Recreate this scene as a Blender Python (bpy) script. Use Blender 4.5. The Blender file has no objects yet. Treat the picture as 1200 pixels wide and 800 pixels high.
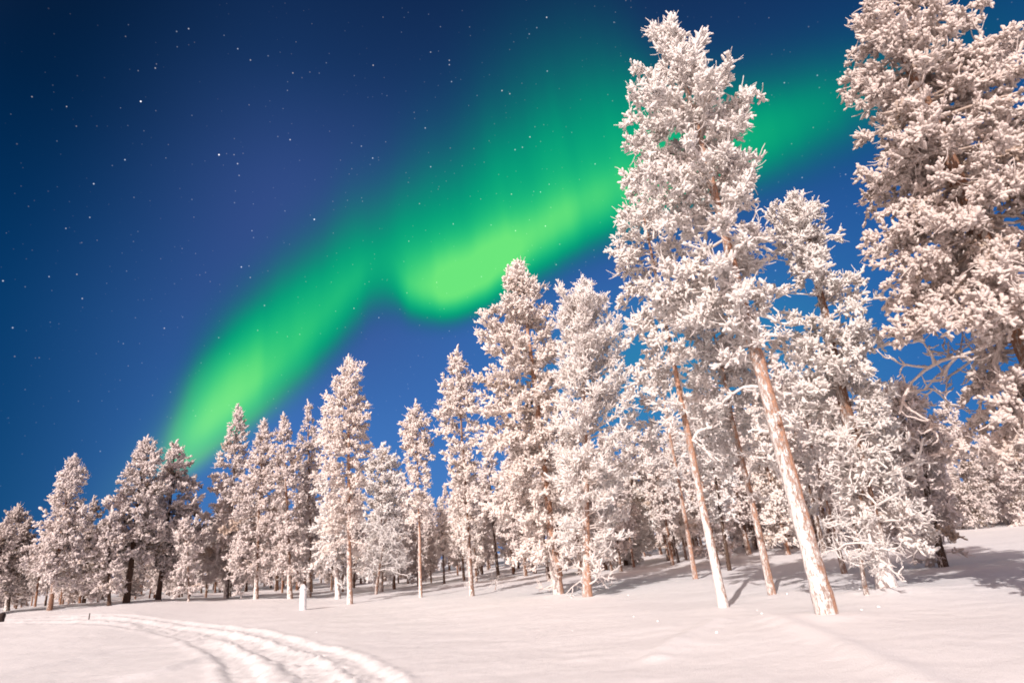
import bpy, math
import numpy as np

# ------------------------------------------------------------------ scene, camera, light
S = bpy.context.scene
COL = S.collection
R = math.radians

S.view_settings.view_transform = 'Standard'
S.view_settings.look = 'None'
S.view_settings.gamma = 1.0
S.view_settings.use_curve_mapping = False
S.view_settings.exposure = 0.3
S.render.engine = 'CYCLES'
S.cycles.use_denoising = True
S.cycles.filter_width = 1.8
S.cycles.max_bounces = 10
S.cycles.diffuse_bounces = 8
S.cycles.glossy_bounces = 2
S.cycles.transparent_max_bounces = 4
S.cycles.use_adaptive_sampling = True

EYE = 1.65
cam_d = bpy.data.cameras.new('camera')
cam = bpy.data.objects.new('camera', cam_d)
COL.objects.link(cam)
cam_d.sensor_width = 36.0
cam_d.lens = 20.8676
cam_d.clip_start = 0.05
cam_d.clip_end = 6000
from mathutils import Matrix
cam.matrix_world = Matrix(((0.99461841, 0.10360608, 0.0, 0.0),
                           (0.03512228, -0.33717390, -0.94078700, 0.0),
                           (-0.09747126, 0.93572407, -0.33899825, EYE),
                           (0, 0, 0, 1)))
S.camera = cam

# the moon: behind the camera, left; its shadows run towards azimuth +23 deg (from +Y towards +X)
MOON_EL = R(31)
MOON_AZ = R(23.2 + 180)                      # compass direction the light comes from
mdir = np.array([math.sin(MOON_AZ) * math.cos(MOON_EL), math.cos(MOON_AZ) * math.cos(MOON_EL), math.sin(MOON_EL)])
sun_d = bpy.data.lights.new('moon_light', 'SUN')
sun_d.energy = 4.45
sun_d.angle = R(0.6)
sun_d.color = (1.0, 0.895, 0.845)
sun = bpy.data.objects.new('moon_light', sun_d)
COL.objects.link(sun)
from mathutils import Vector
sun.rotation_euler = Vector(mdir).to_track_quat('Z', 'Y').to_euler()


# ------------------------------------------------------------------ node helper
class NT:
    def __init__(self, tree):
        self.t = tree
        self.n = tree.nodes
        self.l = tree.links
    def node(self, kind, **kw):
        n = self.n.new(kind)
        for k, v in kw.items():
            setattr(n, k, v)
        return n
    def put(self, sock, v):
        if isinstance(v, bpy.types.NodeSocket):
            self.l.new(v, sock)
        elif v is not None:
            sock.default_value = v
    def m(self, op, a, b=None, c=None, clamp=False):
        n = self.node('ShaderNodeMath', operation=op, use_clamp=clamp)
        for i, v in enumerate((a, b, c)):
            if v is not None:
                self.put(n.inputs[i], v)
        return n.outputs[0]
    def mr(self, v, a, b, c=0.0, d=1.0, interp='SMOOTHSTEP'):
        n = self.node('ShaderNodeMapRange', interpolation_type=interp)
        n.clamp = True if interp == 'LINEAR' else n.clamp
        self.put(n.inputs[0], v)
        for i, x in enumerate((a, b, c, d)):
            self.put(n.inputs[i + 1], x)
        return n.outputs[0]
    def mix(self, f, a, b, blend='MIX'):
        n = self.node('ShaderNodeMix', data_type='RGBA', blend_type=blend)
        n.clamp_factor = True
        self.put(n.inputs[0], f)
        self.put(n.inputs[6], a)
        self.put(n.inputs[7], b)
        return n.outputs[2]
    def noise(self, vec, scale, detail=3, rough=0.55, dist=0.0):
        n = self.node('ShaderNodeTexNoise')
        if vec is not None:
            self.l.new(vec, n.inputs['Vector'])
        n.inputs['Scale'].default_value = scale
        n.inputs['Detail'].default_value = detail
        n.inputs['Roughness'].default_value = rough
        n.inputs['Distortion'].default_value = dist
        return n.outputs[0]
    def curve(self, v, pts):
        """piecewise smooth curve through (x, y) points, x and y in any range"""
        xs = [p[0] for p in pts]; ys = [p[1] for p in pts]
        x0, x1, y0, y1 = xs[0], xs[-1], min(ys), max(ys)
        if y1 - y0 < 1e-9: y1 = y0 + 1
        u = self.mr(v, x0, x1, 0, 1, 'LINEAR')
        n = self.node('ShaderNodeFloatCurve')
        cu = n.mapping.curves[0]
        norm = [((x - x0) / (x1 - x0), (y - y0) / (y1 - y0)) for x, y in pts]
        while len(cu.points) < len(norm):
            cu.points.new(0.5, 0.5)
        for p, q in zip(cu.points, norm):
            p.location = q
            p.handle_type = 'AUTO_CLAMPED'
        n.mapping.update()
        self.l.new(u, n.inputs['Value'])
        return self.m('ADD', self.m('MULTIPLY', n.outputs[0], y1 - y0), y0)
    def ramp(self, v, stops, interp='EASE'):
        n = self.node('ShaderNodeValToRGB')
        n.color_ramp.interpolation = interp
        e = n.color_ramp.elements
        while len(e) < len(stops):
            e.new(0.5)
        for el, (p, c) in zip(e, stops):
            el.position = p
            el.color = (*c, 1)
        self.l.new(v, n.inputs[0])
        return n.outputs[0]


def s2l(*c):
    return tuple((x / 255 / 12.92) if x / 255 <= 0.04045 else ((x / 255 + 0.055) / 1.055) ** 2.4 for x in c)


# ------------------------------------------------------------------ night sky with aurora and stars
world = bpy.data.worlds.new('World')
S.world = world
world.use_nodes = True
world.node_tree.nodes.clear()
w = NT(world.node_tree)
gen = w.node('ShaderNodeTexCoord').outputs['Generated']
sep = w.node('ShaderNodeSeparateXYZ')
w.l.new(gen, sep.inputs[0])
DEG = 180 / math.pi
az = w.m('MULTIPLY', w.m('ARCTAN2', sep.outputs[0], sep.outputs[1]), DEG)     # 0 along +Y, + towards +X
el = w.m('MULTIPLY', w.m('ARCSINE', w.m('MINIMUM', w.m('MAXIMUM', sep.outputs[2], -1), 1)), DEG)
# moonlit air: deep blue overhead, paler towards the horizon
EXP = 0.81                                   # the colours below are as seen at this exposure
base = w.ramp(w.mr(el, -2, 70, 0, 1, 'LINEAR'), [
    (0.0, s2l(84, 142, 208)), (0.17, s2l(63, 116, 188)), (0.33, s2l(54, 104, 174)), (0.44, s2l(41, 86, 150)),
    (0.56, s2l(30, 64, 115)), (0.72, s2l(16, 42, 82)), (1.0, s2l(6, 24, 58))], 'B_SPLINE')
# a touch of violet beside the aurora; deeper, greener blue with lens vignetting put into it on the left
viol = w.m('MULTIPLY', w.mr(w.m('ABSOLUTE', w.m('ADD', az, 21)), 2, 22, 1, 0), w.mr(w.m('ABSOLUTE', w.m('SUBTRACT', el, 28)), 2, 18, 1, 0))
base = w.mix(w.m('MULTIPLY', viol, 0.6), base, (*s2l(60, 78, 138), 1))
base = w.mix(w.mr(az, -47, -21, 1.0, 0.0), base, w.mix(1.0, base, (0.03, 0.3, 0.34, 1), 'MULTIPLY'))
base = w.mix(w.mr(az, 14, 50, 0.0, 0.9), base, w.mix(1.0, base, (0.3, 0.75, 0.8, 1), 'MULTIPLY'))
# aurora band: lower edge, brightness and height against azimuth
wob = w.noise(gen, 5.0, 2, 0.5)
az2 = w.m('ADD', az, w.m('MULTIPLY', w.m('SUBTRACT', wob, 0.5), 2.0))
low = w.curve(az2, [(-38, 3.0), (-33, 6.5), (-31.4, 7.8), (-29, 9.8), (-22.4, 14.6), (-18.3, 18.2), (-15.6, 21.2), (-13.8, 22.9), (-12.4, 23.0),
                    (-10.6, 22.1), (-7, 21.7), (-3.3, 22.3), (4.2, 24.6), (10, 26.6), (19, 28), (27.5, 28.2), (36, 28.4), (46, 28), (60, 26)])
edge = w.curve(az2, [(-38, 5), (-31, 4.0), (-26, 4.5), (-18, 6.0), (-14, 6.5), (-11.5, 5.5), (-9, 4.2), (-4, 4.4), (6, 6.0), (20, 7), (30, 7), (40, 7), (60, 8)])
tall = w.curve(az2, [(-38, 9), (-32, 10), (-27, 12), (-20, 13), (-13, 14), (-6, 18), (3, 20), (12, 19), (22, 16), (32, 14), (42, 13), (60, 12)])
core = w.curve(az2, [(-38, 0.0), (-33, 0.08), (-30.5, 0.34), (-28, 0.5), (-24, 0.3), (-20, 0.18), (-16, 0.13), (-13, 0.12), (-10.5, 0.24), (-8, 0.42), (-4.5, 0.54), (-1, 0.5),
                     (4, 0.36), (12, 0.28), (20, 0.2), (26, 0.12), (31, 0.08), (38, 0.05), (60, 0.0)])
halo = w.curve(az2, [(-38, 0.0), (-33.5, 0.08), (-31, 0.3), (-28, 0.5), (-20, 0.54), (-13, 0.56), (-5, 0.6), (4, 0.62), (14, 0.6), (20, 0.6), (26, 0.56), (31, 0.5), (38, 0.36), (46, 0.22), (60, 0.05)])
csig = w.curve(az2, [(-38, 6.0), (-28, 6.5), (-20, 6.0), (-12, 3.8), (-5, 4.0), (4, 3.4), (14, 3.4), (60, 4)])
ridge = w.curve(az2, [(-38, 3.0), (-34, 7.0), (-30.4, 11.0), (-24.7, 17.2), (-19.5, 21.8), (-15.4, 25.0), (-11, 25.8), (-6.5, 26.0), (1.2, 28.8), (11, 31.4), (20, 32), (28.5, 31.6), (40, 31), (60, 29)])
tall = w.curve(az2, [(-38, 9), (-32, 11.5), (-26, 13), (-20, 14), (-15, 14.5), (-10, 17), (-6, 19), (3, 21), (12, 20), (22, 13), (30, 10.5), (42, 10), (60, 10)])
rise = w.mr(w.m('DIVIDE', w.m('SUBTRACT', el, low), edge), -0.55, 1.0)
up = w.m('SUBTRACT', el, ridge)
fall = w.m('DIVIDE', w.m('MAXIMUM', up, 0), tall)
fall = w.m('EXPONENT', w.m('MULTIPLY', w.m('POWER', fall, 2.0), -2.1))
cen = w.m('DIVIDE', w.m('ADD', up, 0.6), csig)
cen = w.m('EXPONENT', w.m('MULTIPLY', w.m('MULTIPLY', cen, cen), -1.0))
strk_v = w.node('ShaderNodeCombineXYZ')
w.l.new(w.m('MULTIPLY', az, 0.3), strk_v.inputs[0])
w.l.new(w.m('MULTIPLY', el, 0.045), strk_v.inputs[1])
strk = w.noise(strk_v.outputs[0], 1.0, 2, 0.5)
aur = w.m('MULTIPLY', rise, w.m('ADD', w.m('MULTIPLY', fall, halo), w.m('MULTIPLY', cen, core)))
aur = w.m('MULTIPLY', aur, w.mr(strk, 0.25, 0.75, 0.95, 1.05, 'LINEAR'))
# faint teal glow low in the sky behind the forest on the right
teal = w.m('MULTIPLY', w.mr(w.m('ABSOLUTE', w.m('SUBTRACT', az, 16)), 3, 22, 1, 0), w.mr(w.m('ABSOLUTE', w.m('SUBTRACT', el, 15)), 1, 10, 0.42, 0))
base = w.mix(teal, base, (*s2l(16, 150, 172), 1))
acol = w.ramp(aur, [(0.0, s2l(0, 70, 110)), (0.3, s2l(0, 126, 112)), (0.55, s2l(3, 168, 126)), (0.78, s2l(42, 206, 124)), (1.0, s2l(116, 236, 126))], 'B_SPLINE')
acol = w.mix(w.mr(el, 3, 21, 0.6, 0.0), acol, (*s2l(150, 230, 180), 1))
sky = w.mix(w.mr(aur, 0.0, 0.55), base, acol)
# stars: two densities of small points, brightness drawn per star
def stars(scale, radius, chance, power, gain_):
    v = w.node('ShaderNodeTexVoronoi', feature='F1')
    v.inputs['Scale'].default_value = scale
    w.l.new(gen, v.inputs['Vector'])
    d = w.m('DIVIDE', v.outputs['Distance'], scale)
    sp = w.node('ShaderNodeSeparateColor')
    w.l.new(v.outputs['Color'], sp.inputs[0])
    b = w.m('POWER', w.mr(sp.outputs[0], 1 - chance, 1, 0, 1, 'LINEAR'), power)
    core = w.mr(d, radius * 0.35, radius, 1, 0)
    return w.m('MULTIPLY', w.m('MULTIPLY', core, b), gain_), sp.outputs[1]
s1, c1 = stars(80.0, 0.0012, 0.7, 3.2, 0.75)
s3, c3 = stars(140.0, 0.001, 0.4, 2.2, 0.22)
s2, c2 = stars(28.0, 0.0013, 0.75, 3.5, 2.2)
sky = w.mix(1.0, sky, (EXP, EXP, EXP, 1), 'MULTIPLY')
st = w.m('MULTIPLY', w.m('ADD', s3, w.m('ADD', s1, s2)), w.mr(el, 4, 22, 0.15, 1))
scol = w.mix(c2, (0.75, 0.85, 1.0, 1), (1.0, 0.88, 0.8, 1))
sky = w.mix(1.0, sky, w.mix(1.0, scol, st, 'MULTIPLY'), 'ADD')
# added warm fill: unseen glow in the sky round the moon, behind the photographer
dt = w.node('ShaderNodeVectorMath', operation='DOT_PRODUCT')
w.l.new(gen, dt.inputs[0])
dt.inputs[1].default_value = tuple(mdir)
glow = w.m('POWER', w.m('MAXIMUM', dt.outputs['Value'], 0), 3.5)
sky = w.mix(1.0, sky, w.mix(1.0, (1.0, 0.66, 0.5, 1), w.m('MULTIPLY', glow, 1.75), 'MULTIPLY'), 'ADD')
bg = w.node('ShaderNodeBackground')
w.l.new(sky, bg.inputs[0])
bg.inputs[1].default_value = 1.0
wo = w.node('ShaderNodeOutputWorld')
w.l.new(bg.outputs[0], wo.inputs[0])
world.cycles.sampling_method = 'MANUAL'
world.cycles.sample_map_resolution = 512


# ------------------------------------------------------------------ mesh helpers
def norm(v):
    return v / np.maximum(np.linalg.norm(v, axis=-1, keepdims=True), 1e-9)


class Acc:
    """collects lumpy tubes (and their per-vertex frost) and links them as ONE mesh object"""
    def __init__(self):
        self.v = []; self.q = []; self.t = []; self.a = []; self.n = 0
    def tubes(self, P, Rd, sides, rng, jit=0.0, frost=1.0, tip=0.9):
        P = np.asarray(P, float); Rd = np.asarray(Rd, float)
        N, K, _ = P.shape
        if N == 0: return
        tg = norm(np.gradient(P, axis=1))
        mean = norm(P[:, -1] - P[:, 0])
        ref = np.where(np.abs(mean[:, 2:3]) < 0.8, np.array([[0, 0, 1.0]]), np.array([[1.0, 0, 0]]))
        u = norm(np.cross(tg, ref[:, None, :])); v = np.cross(tg, u)
        th = np.arange(sides) / sides * 2 * math.pi
        th = th[None, None, :] + rng.random((N, 1, 1)) * 6.28
        rr = Rd[:, :, None] * (1 + jit * (rng.random((N, K, sides)) * 2 - 1))
        ring = P[:, :, None, :] + rr[..., None] * (np.cos(th)[..., None] * u[:, :, None, :] + np.sin(th)[..., None] * v[:, :, None, :])
        tipv = P[:, -1] + tg[:, -1] * Rd[:, -1:] * tip
        per = K * sides + 1
        V = np.concatenate([ring.reshape(N, K * sides, 3), tipv[:, None, :]], 1)
        fr = np.broadcast_to(np.asarray(frost, float).reshape(-1, 1) if np.ndim(frost) == 1 else np.asarray(frost, float), (N, K) if np.ndim(frost) != 0 else (N, K))
        A = np.concatenate([np.repeat(fr, sides, axis=1), fr[:, -1:]], 1)
        i = np.arange(K - 1)[:, None] * sides; j = np.arange(sides)[None, :]; j2 = (j + 1) % sides
        q = np.stack([i + j, i + j2, i + sides + j2, i + sides + j], -1).reshape(-1, 4)
        t = np.stack([(K - 1) * sides + j[0], (K - 1) * sides + j2[0], np.full(sides, K * sides)], -1)
        off = self.n + np.arange(N)[:, None, None] * per
        self.q.append((q[None] + off).reshape(-1, 4)); self.t.append((t[None] + off).reshape(-1, 3))
        self.v.append(V.reshape(-1, 3)); self.a.append(A.reshape(-1)); self.n += N * per
    def mesh(self, name, mat):
        v = np.concatenate(self.v); q = np.concatenate(self.q); t = np.concatenate(self.t) if self.t else np.zeros((0, 3), int)
        return build_mesh(name, v, q, t, mat, np.concatenate(self.a))


def build_mesh(name, v, q, t, mat, frost=None):
    me = bpy.data.meshes.new(name)
    nq, nt = len(q), len(t)
    me.vertices.add(len(v)); me.vertices.foreach_set('co', np.asarray(v, np.float32).ravel())
    me.loops.add(nq * 4 + nt * 3)
    me.loops.foreach_set('vertex_index', np.concatenate([np.asarray(q).ravel(), np.asarray(t).ravel()]).astype(np.int32))
    me.polygons.add(nq + nt)
    st = np.concatenate([np.arange(nq) * 4, nq * 4 + np.arange(nt) * 3]).astype(np.int32)
    me.polygons.foreach_set('loop_start', st)
    me.update(calc_edges=True)
    me.shade_smooth()
    if frost is not None:
        at = me.attributes.new('frost', 'FLOAT', 'POINT')
        at.data.foreach_set('value', np.asarray(frost, np.float32))
    me.materials.append(mat)
    return me


def link(name, data, parent=None, color=None):
    o = bpy.data.objects.new(name, data)
    COL.objects.link(o)
    if parent: o.parent = parent
    if color: o.color = (*color, 1)
    return o


def tag(o, label, cat, group=None):
    o['label'] = label; o['category'] = cat
    if group: o['group'] = group
    return o


# ------------------------------------------------------------------ materials
def pbsdf(nt, rough=0.7, spec=0.2):
    b = nt.node('ShaderNodeBsdfPrincipled')
    b.inputs['Roughness'].default_value = rough
    b.inputs['Specular IOR Level'].default_value = spec
    o = nt.node('ShaderNodeOutputMaterial')
    nt.l.new(b.outputs[0], o.inputs[0])
    return b


def new_mat(name):
    m = bpy.data.materials.new(name)
    m.use_nodes = True
    m.node_tree.nodes.clear()
    return m, NT(m.node_tree)


def bump(nt, h, strength, dist):
    b = nt.node('ShaderNodeBump')
    b.inputs['Strength'].default_value = strength
    b.inputs['Distance'].default_value = dist
    nt.l.new(h, b.inputs['Height'])
    return b.outputs[0]


def mat_frost(name, under, speck):
    """hoarfrost over needles and twigs: how thick it lies comes from the vertices and a coarse noise"""
    m, n = new_mat(name)
    co = n.node('ShaderNodeTexCoord').outputs['Object']
    at = n.node('ShaderNodeAttribute', attribute_name='frost').outputs['Fac']
    oi = n.node('ShaderNodeObjectInfo')
    big = n.noise(co, 1.1, 2)
    fine = n.noise(co, 16, 4, 0.65)
    f = n.m('ADD', at, n.m('MULTIPLY', n.m('SUBTRACT', fine, 0.5), speck))
    f = n.m('ADD', f, n.m('MULTIPLY', n.m('SUBTRACT', big, 0.5), 0.5))
    cov = n.mr(f, 0.12, 0.62)
    wh = n.mix(n.mr(fine, 0.3, 0.7), (0.88, 0.83, 0.80, 1), (0.96, 0.94, 0.92, 1))
    wh = n.mix(1.0, wh, oi.outputs['Color'], 'MULTIPLY')
    col = n.mix(cov, n.mix(big, under[0], under[1]), wh)
    b = pbsdf(n, 0.75, 0.15)
    tl = n.node('ShaderNodeBsdfTranslucent')
    n.l.new(col, tl.inputs[0])
    mx = n.node('ShaderNodeMixShader')
    n.put(mx.inputs[0], n.m('MULTIPLY', cov, 0.15))
    n.l.new(b.outputs[0], mx.inputs[1]); n.l.new(tl.outputs[0], mx.inputs[2])
    n.l.new(mx.outputs[0], [q for q in n.n if q.type == 'OUTPUT_MATERIAL'][0].inputs[0])
    n.l.new(col, b.inputs['Base Color'])
    n.l.new(bump(n, n.noise(co, 30, 4, 0.65), 1.0, 0.045), b.inputs['Normal'])
    return m


def mat_bark(name):
    """flaky bark in the object's own colour, plastered with snow where the vertices say so"""
    m, n = new_mat(name)
    tc = n.node('ShaderNodeTexCoord').outputs['Object']
    mp = n.node('ShaderNodeMapping')
    mp.inputs['Scale'].default_value = (1, 1, 0.38)
    n.l.new(tc, mp.inputs[0])
    co = mp.outputs[0]
    at = n.node('ShaderNodeAttribute', attribute_name='frost').outputs['Fac']
    oi = n.node('ShaderNodeObjectInfo')
    fl = n.noise(co, 14, 5, 0.7, 0.4)
    vo = n.node('ShaderNodeTexVoronoi', feature='DISTANCE_TO_EDGE')
    vo.inputs['Scale'].default_value = 15
    wv = n.node('ShaderNodeVectorMath', operation='ADD')
    n.l.new(co, wv.inputs[0])
    nz = n.node('ShaderNodeTexNoise'); nz.inputs['Scale'].default_value = 9
    n.l.new(co, nz.inputs['Vector'])
    sc = n.node('ShaderNodeVectorMath', operation='SCALE'); sc.inputs['Scale'].default_value = 0.16
    n.l.new(nz.outputs['Color'], sc.inputs[0])
    n.l.new(sc.outputs[0], wv.inputs[1])
    n.l.new(wv.outputs[0], vo.inputs['Vector'])
    crack = n.mr(vo.outputs[0], 0.0, 0.12)
    bark = n.mix(1.0, oi.outputs['Color'], n.mix(fl, (0.55, 0.5, 0.48, 1), (1.35, 1.2, 1.1, 1)), 'MULTIPLY')
    bark = n.mix(n.m('MULTIPLY', n.m('SUBTRACT', 1.0, crack), 0.3), bark, (0.05, 0.032, 0.025, 1))
    f = n.m('ADD', at, n.m('MULTIPLY', n.m('SUBTRACT', n.noise(co, 15, 6, 0.85), 0.5), 2.8))
    ge = n.node('ShaderNodeNewGeometry')
    wd = n.node('ShaderNodeVectorMath', operation='DOT_PRODUCT')          # rime sticks to the windward side
    n.l.new(ge.outputs['True Normal'], wd.inputs[0])
    wd.inputs[1].default_value = (-0.86, -0.5, 0.0)
    f = n.m('ADD', f, n.m('MULTIPLY', n.m('SUBTRACT', wd.outputs['Value'], 0.6), 0.36))
    cov = n.mr(f, 0.3, 0.7)
    col = n.mix(cov, bark, (0.76, 0.71, 0.68, 1))
    b = pbsdf(n, 0.8, 0.12)
    n.l.new(col, b.inputs['Base Color'])
    h = n.m('ADD', n.m('MULTIPLY', fl, 0.6), n.m('MULTIPLY', cov, 0.9))
    h = n.m('ADD', h, n.m('MULTIPLY', crack, 0.4))
    n.l.new(bump(n, h, 0.9, 0.02), b.inputs['Normal'])
    return m


FROST = mat_frost('hoarfrost', ((0.42, 0.32, 0.25, 1), (0.52, 0.42, 0.35, 1)), 0.5)
FROST_THICK = mat_frost('thick_hoarfrost', ((0.6, 0.5, 0.44, 1), (0.68, 0.58, 0.52, 1)), 0.4)
FROST_DARK = mat_frost('dimmed_hoarfrost', ((0.12, 0.095, 0.07, 1), (0.24, 0.175, 0.135, 1)), 0.7)  # thin frost over dark needles, with vignetting and weaker light painted in
FROST_TWIG = mat_frost('twig_rime', ((0.3, 0.19, 0.13, 1), (0.36, 0.25, 0.18, 1)), 0.3)
BARK = mat_bark('pine_bark')


def mat_snow():
    m, n = new_mat('snow')
    co = n.node('ShaderNodeNewGeometry').outputs['Position']
    c = n.mix(n.noise(co, 0.35, 3), (0.69, 0.685, 0.695, 1), (0.735, 0.73, 0.742, 1))
    b = pbsdf(n, 0.6, 0.25)
    n.l.new(c, b.inputs['Base Color'])
    h = n.m('ADD', n.m('MULTIPLY', n.noise(co, 2.2, 4, 0.5), 1.0), n.m('MULTIPLY', n.noise(co, 40, 4, 0.7), 0.4))
    n.l.new(bump(n, h, 0.55, 0.06), b.inputs['Normal'])
    return m


SNOW = mat_snow()

# ------------------------------------------------------------------ snow ground
def sstep(a, b, x):
    t = np.clip((x - a) / (b - a), 0, 1)
    return t * t * (3 - 2 * t)


def base_height(x, y):
    r = np.hypot(x, y); a = np.degrees(np.arctan2(x, y))
    h = 1.6 * sstep(16, 54, r) * sstep(-10, -40, a)
    h = h + 0.7 * sstep(45, 110, r) * sstep(8, 24, a) + 3.2 * sstep(62, 230, r)
    h = h + 0.05 * np.sin(x * 0.31 + 1.3) * np.sin(y * 0.23) * sstep(4, 12, r) + 0.03 * np.sin(x * 0.8 + y * 0.37)
    return h


MOUNDS = []          # (x, y, radius, height) of the snow piled round trunks


TRACKS = [   # (line, half width, depth, bank height, roughness)
    ([(-42.9, 31.800000000000004), (-25.5, 30.1), (-22.1, 29.4), (-18.3, 27.3), (-15.4, 25.7), (-11.2, 21.1), (-8.3, 17.0), (-6.4, 14.0), (-5.1, 11.7), (-4.2, 9.0), (-3.6, 6.0), (-3.3, 2.0), (-3.3, -6)], 0.36, 0.045, 0.036, 0.045),
    ([(-46.1, 33.5), (-26.6, 31.4), (-21.1, 30.3), (-14.8, 25.8), (-10.6, 21.4), (-7.3, 17.2), (-5.2, 14.1), (-3.9, 11.7), (-3.4, 10.7), (-3.2, 10.0), (-2.4, 7), (-2.0, 3), (-1.9, -6)], 0.44, 0.045, 0.03, 0.06),
    ([(-47.699999999999996, 35.199999999999996), (-27.9, 32.9), (-22.1, 31.6), (-16.9, 28.7), (-13.0, 25.7), (-8.6, 20.3), (-5.9, 16.4), (-3.8, 13.0), (-2.8, 11.1), (-2.4, 10.1), (-2.2, 9.5), (-1.3, 6.5), (-0.9, 2), (-0.9, -6)], 0.32, 0.045, 0.04, 0.045),
]
RIDGES = [   # (line, width, height) of faint old drifted-over trails
    ([(-13.6, 15.5), (-13.2, 17.5), (-12.8, 19.2), (-11.7, 20.4), (-11.3, 21.0)], 0.3, 0.07),
    ([(-9.6, 13.0), (-9.2, 13.9), (-8.6, 14.7), (-8.4, 16.3)], 0.22, 0.10),
    ([(1.7, 10.2), (2.4, 11.6), (3.6, 13.4)], 0.22, 0.07),
    ([(4.5, 13.2), (4.25, 10.3), (4.05, 8.7), (3.9, 7.2), (3.8, 5.5)], 0.25, 0.08),
]


def seg_dist(x, y, pts):
    d = np.full(x.shape, 1e9); side = np.zeros(x.shape); run = np.zeros(x.shape); s0 = 0.0
    for (ax, ay), (bx, by) in zip(pts[:-1], pts[1:]):
        dx, dy = bx - ax, by - ay
        L = math.hypot(dx, dy)
        t = np.clip(((x - ax) * dx + (y - ay) * dy) / L ** 2, 0, 1)
        ex, ey = x - ax - t * dx, y - ay - t * dy
        q = np.hypot(ex, ey)
        m = q < d
        d = np.where(m, q, d); side = np.where(m, np.sign(dx * ey - dy * ex), side); run = np.where(m, s0 + t * L, run)
        s0 += L
    return d * side, run


def smooth_line(p, n=60):
    p = np.array(p, float)
    s = np.concatenate([[0], np.cumsum(np.hypot(*(p[1:] - p[:-1]).T))])
    q = np.linspace(0, s[-1], n)
    out = np.stack([np.interp(q, s, p[:, 0]), np.interp(q, s, p[:, 1])], 1)
    for _ in range(6):
        out[1:-1] = 0.25 * out[:-2] + 0.5 * out[1:-1] + 0.25 * out[2:]
    return out


def vnoise(x, y, seed):
    """cheap smooth value noise"""
    xi = np.floor(x).astype(np.int64); yi = np.floor(y).astype(np.int64)
    fx = x - xi; fy = y - yi
    fx = fx * fx * (3 - 2 * fx); fy = fy * fy * (3 - 2 * fy)
    def hsh(a, b):
        k = (a * 374761393 + b * 668265263 + seed * 974711) & 0x7fffffff
        k = ((k ^ (k >> 13)) * 1274126177) & 0x7fffffff
        return ((k ^ (k >> 16)) & 0xffff) / 65535.0
    return (hsh(xi, yi) * (1 - fx) + hsh(xi + 1, yi) * fx) * (1 - fy) + (hsh(xi, yi + 1) * (1 - fx) + hsh(xi + 1, yi + 1) * fx) * fy - 0.5


def ground_height(xn, yn):
    """finished snow surface: broad lie of the land, wind waves, tracks, old trails, mounds at the trunks"""
    hn = base_height(xn, yn)
    hn = hn + 0.05 * vnoise(xn * 0.45, yn * 0.8, 3) + 0.02 * vnoise(xn * 1.7 + 5, yn * 2.6, 4) + 0.006 * vnoise(xn * 6, yn * 6, 5)
    for line, width, deep, bank, rough in TRACKS:
        d, run = seg_dist(xn, yn, smooth_line(line))
        d = d + 0.10 * vnoise(run * 0.9, run * 0 + 2, 9) * min(1, width * 2)
        e = np.abs(d)
        trough = -deep * sstep(width, width * 0.55, e)
        lips = bank * np.exp(-((e - width * 1.25) / (width * 0.42)) ** 2) * (0.7 + 0.9 * (vnoise(run * 2.2 + np.sign(d) * 37, np.sign(d) * 3, 11) + 0.3)) * (0.75 + 1.1 * vnoise(run * 6.5, d * 4, 31))
        inside = sstep(width * 1.9, width * 0.5, e)
        hn += trough + lips + rough * inside * (vnoise(xn * 5.5, yn * 5.5, 7) + 0.9 * vnoise(xn * 13, yn * 13, 8))
    for line, width, high in RIDGES:
        d, run = seg_dist(xn, yn, smooth_line(line))
        hn += high * np.exp(-(d / width) ** 2) * (0.8 + 0.5 * vnoise(run * 0.6, run * 0, 21))
    for mx, my, mr_, mh in MOUNDS:
        q = np.hypot(xn - mx, yn - my) / mr_
        hn += mh * np.exp(-q * q * 1.6) - 0.05 * np.exp(-(q / 0.42) ** 2)
    return hn


def build_ground():
    nr = 1150
    r = np.concatenate([[0.0], np.geomspace(0.6, 3000, nr)])
    a = np.radians(np.concatenate([np.arange(-60, 60, 0.24), np.arange(60, 300, 3.0)]))
    A, Rr = np.meshgrid(a, r)
    x = Rr * np.sin(A); y = Rr * np.cos(A)
    h = base_height(x, y)
    near = Rr < 140
    h[near] = ground_height(x[near], y[near])
    nrow, ncol = x.shape
    v = np.stack([x, y, h], -1).reshape(-1, 3)
    i = np.arange(nrow - 1)[:, None] * ncol; j = np.arange(ncol)[None, :]; j2 = (j + 1) % ncol
    q = np.stack([i + j, i + ncol + j, i + ncol + j2, i + j2], -1).reshape(-1, 4)
    q = q[ncol:]                                    # innermost ring becomes a fan
    t = np.stack([np.full(ncol, 0), ncol + j[0], ncol + j2[0]], -1)
    me = build_mesh('snow_ground', v, q, t, SNOW)
    o = link('snow_ground', me)
    o['kind'] = 'structure'
    return o


# ------------------------------------------------------------------ trees
def rot_dir(azim, elev):
    return np.stack([np.cos(elev) * np.sin(azim), np.cos(elev) * np.cos(azim), np.sin(elev)], -1)


def at_s(P, idx, s):
    """points and tangents on polylines P[idx] at parameter s in 0..1"""
    K = P.shape[1]
    f = np.clip(s * (K - 1), 0, K - 1.001); k = f.astype(int); t = (f - k)[:, None]
    a, b = P[idx, k], P[idx, k + 1]
    return a + (b - a) * t, norm(b - a)


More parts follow.
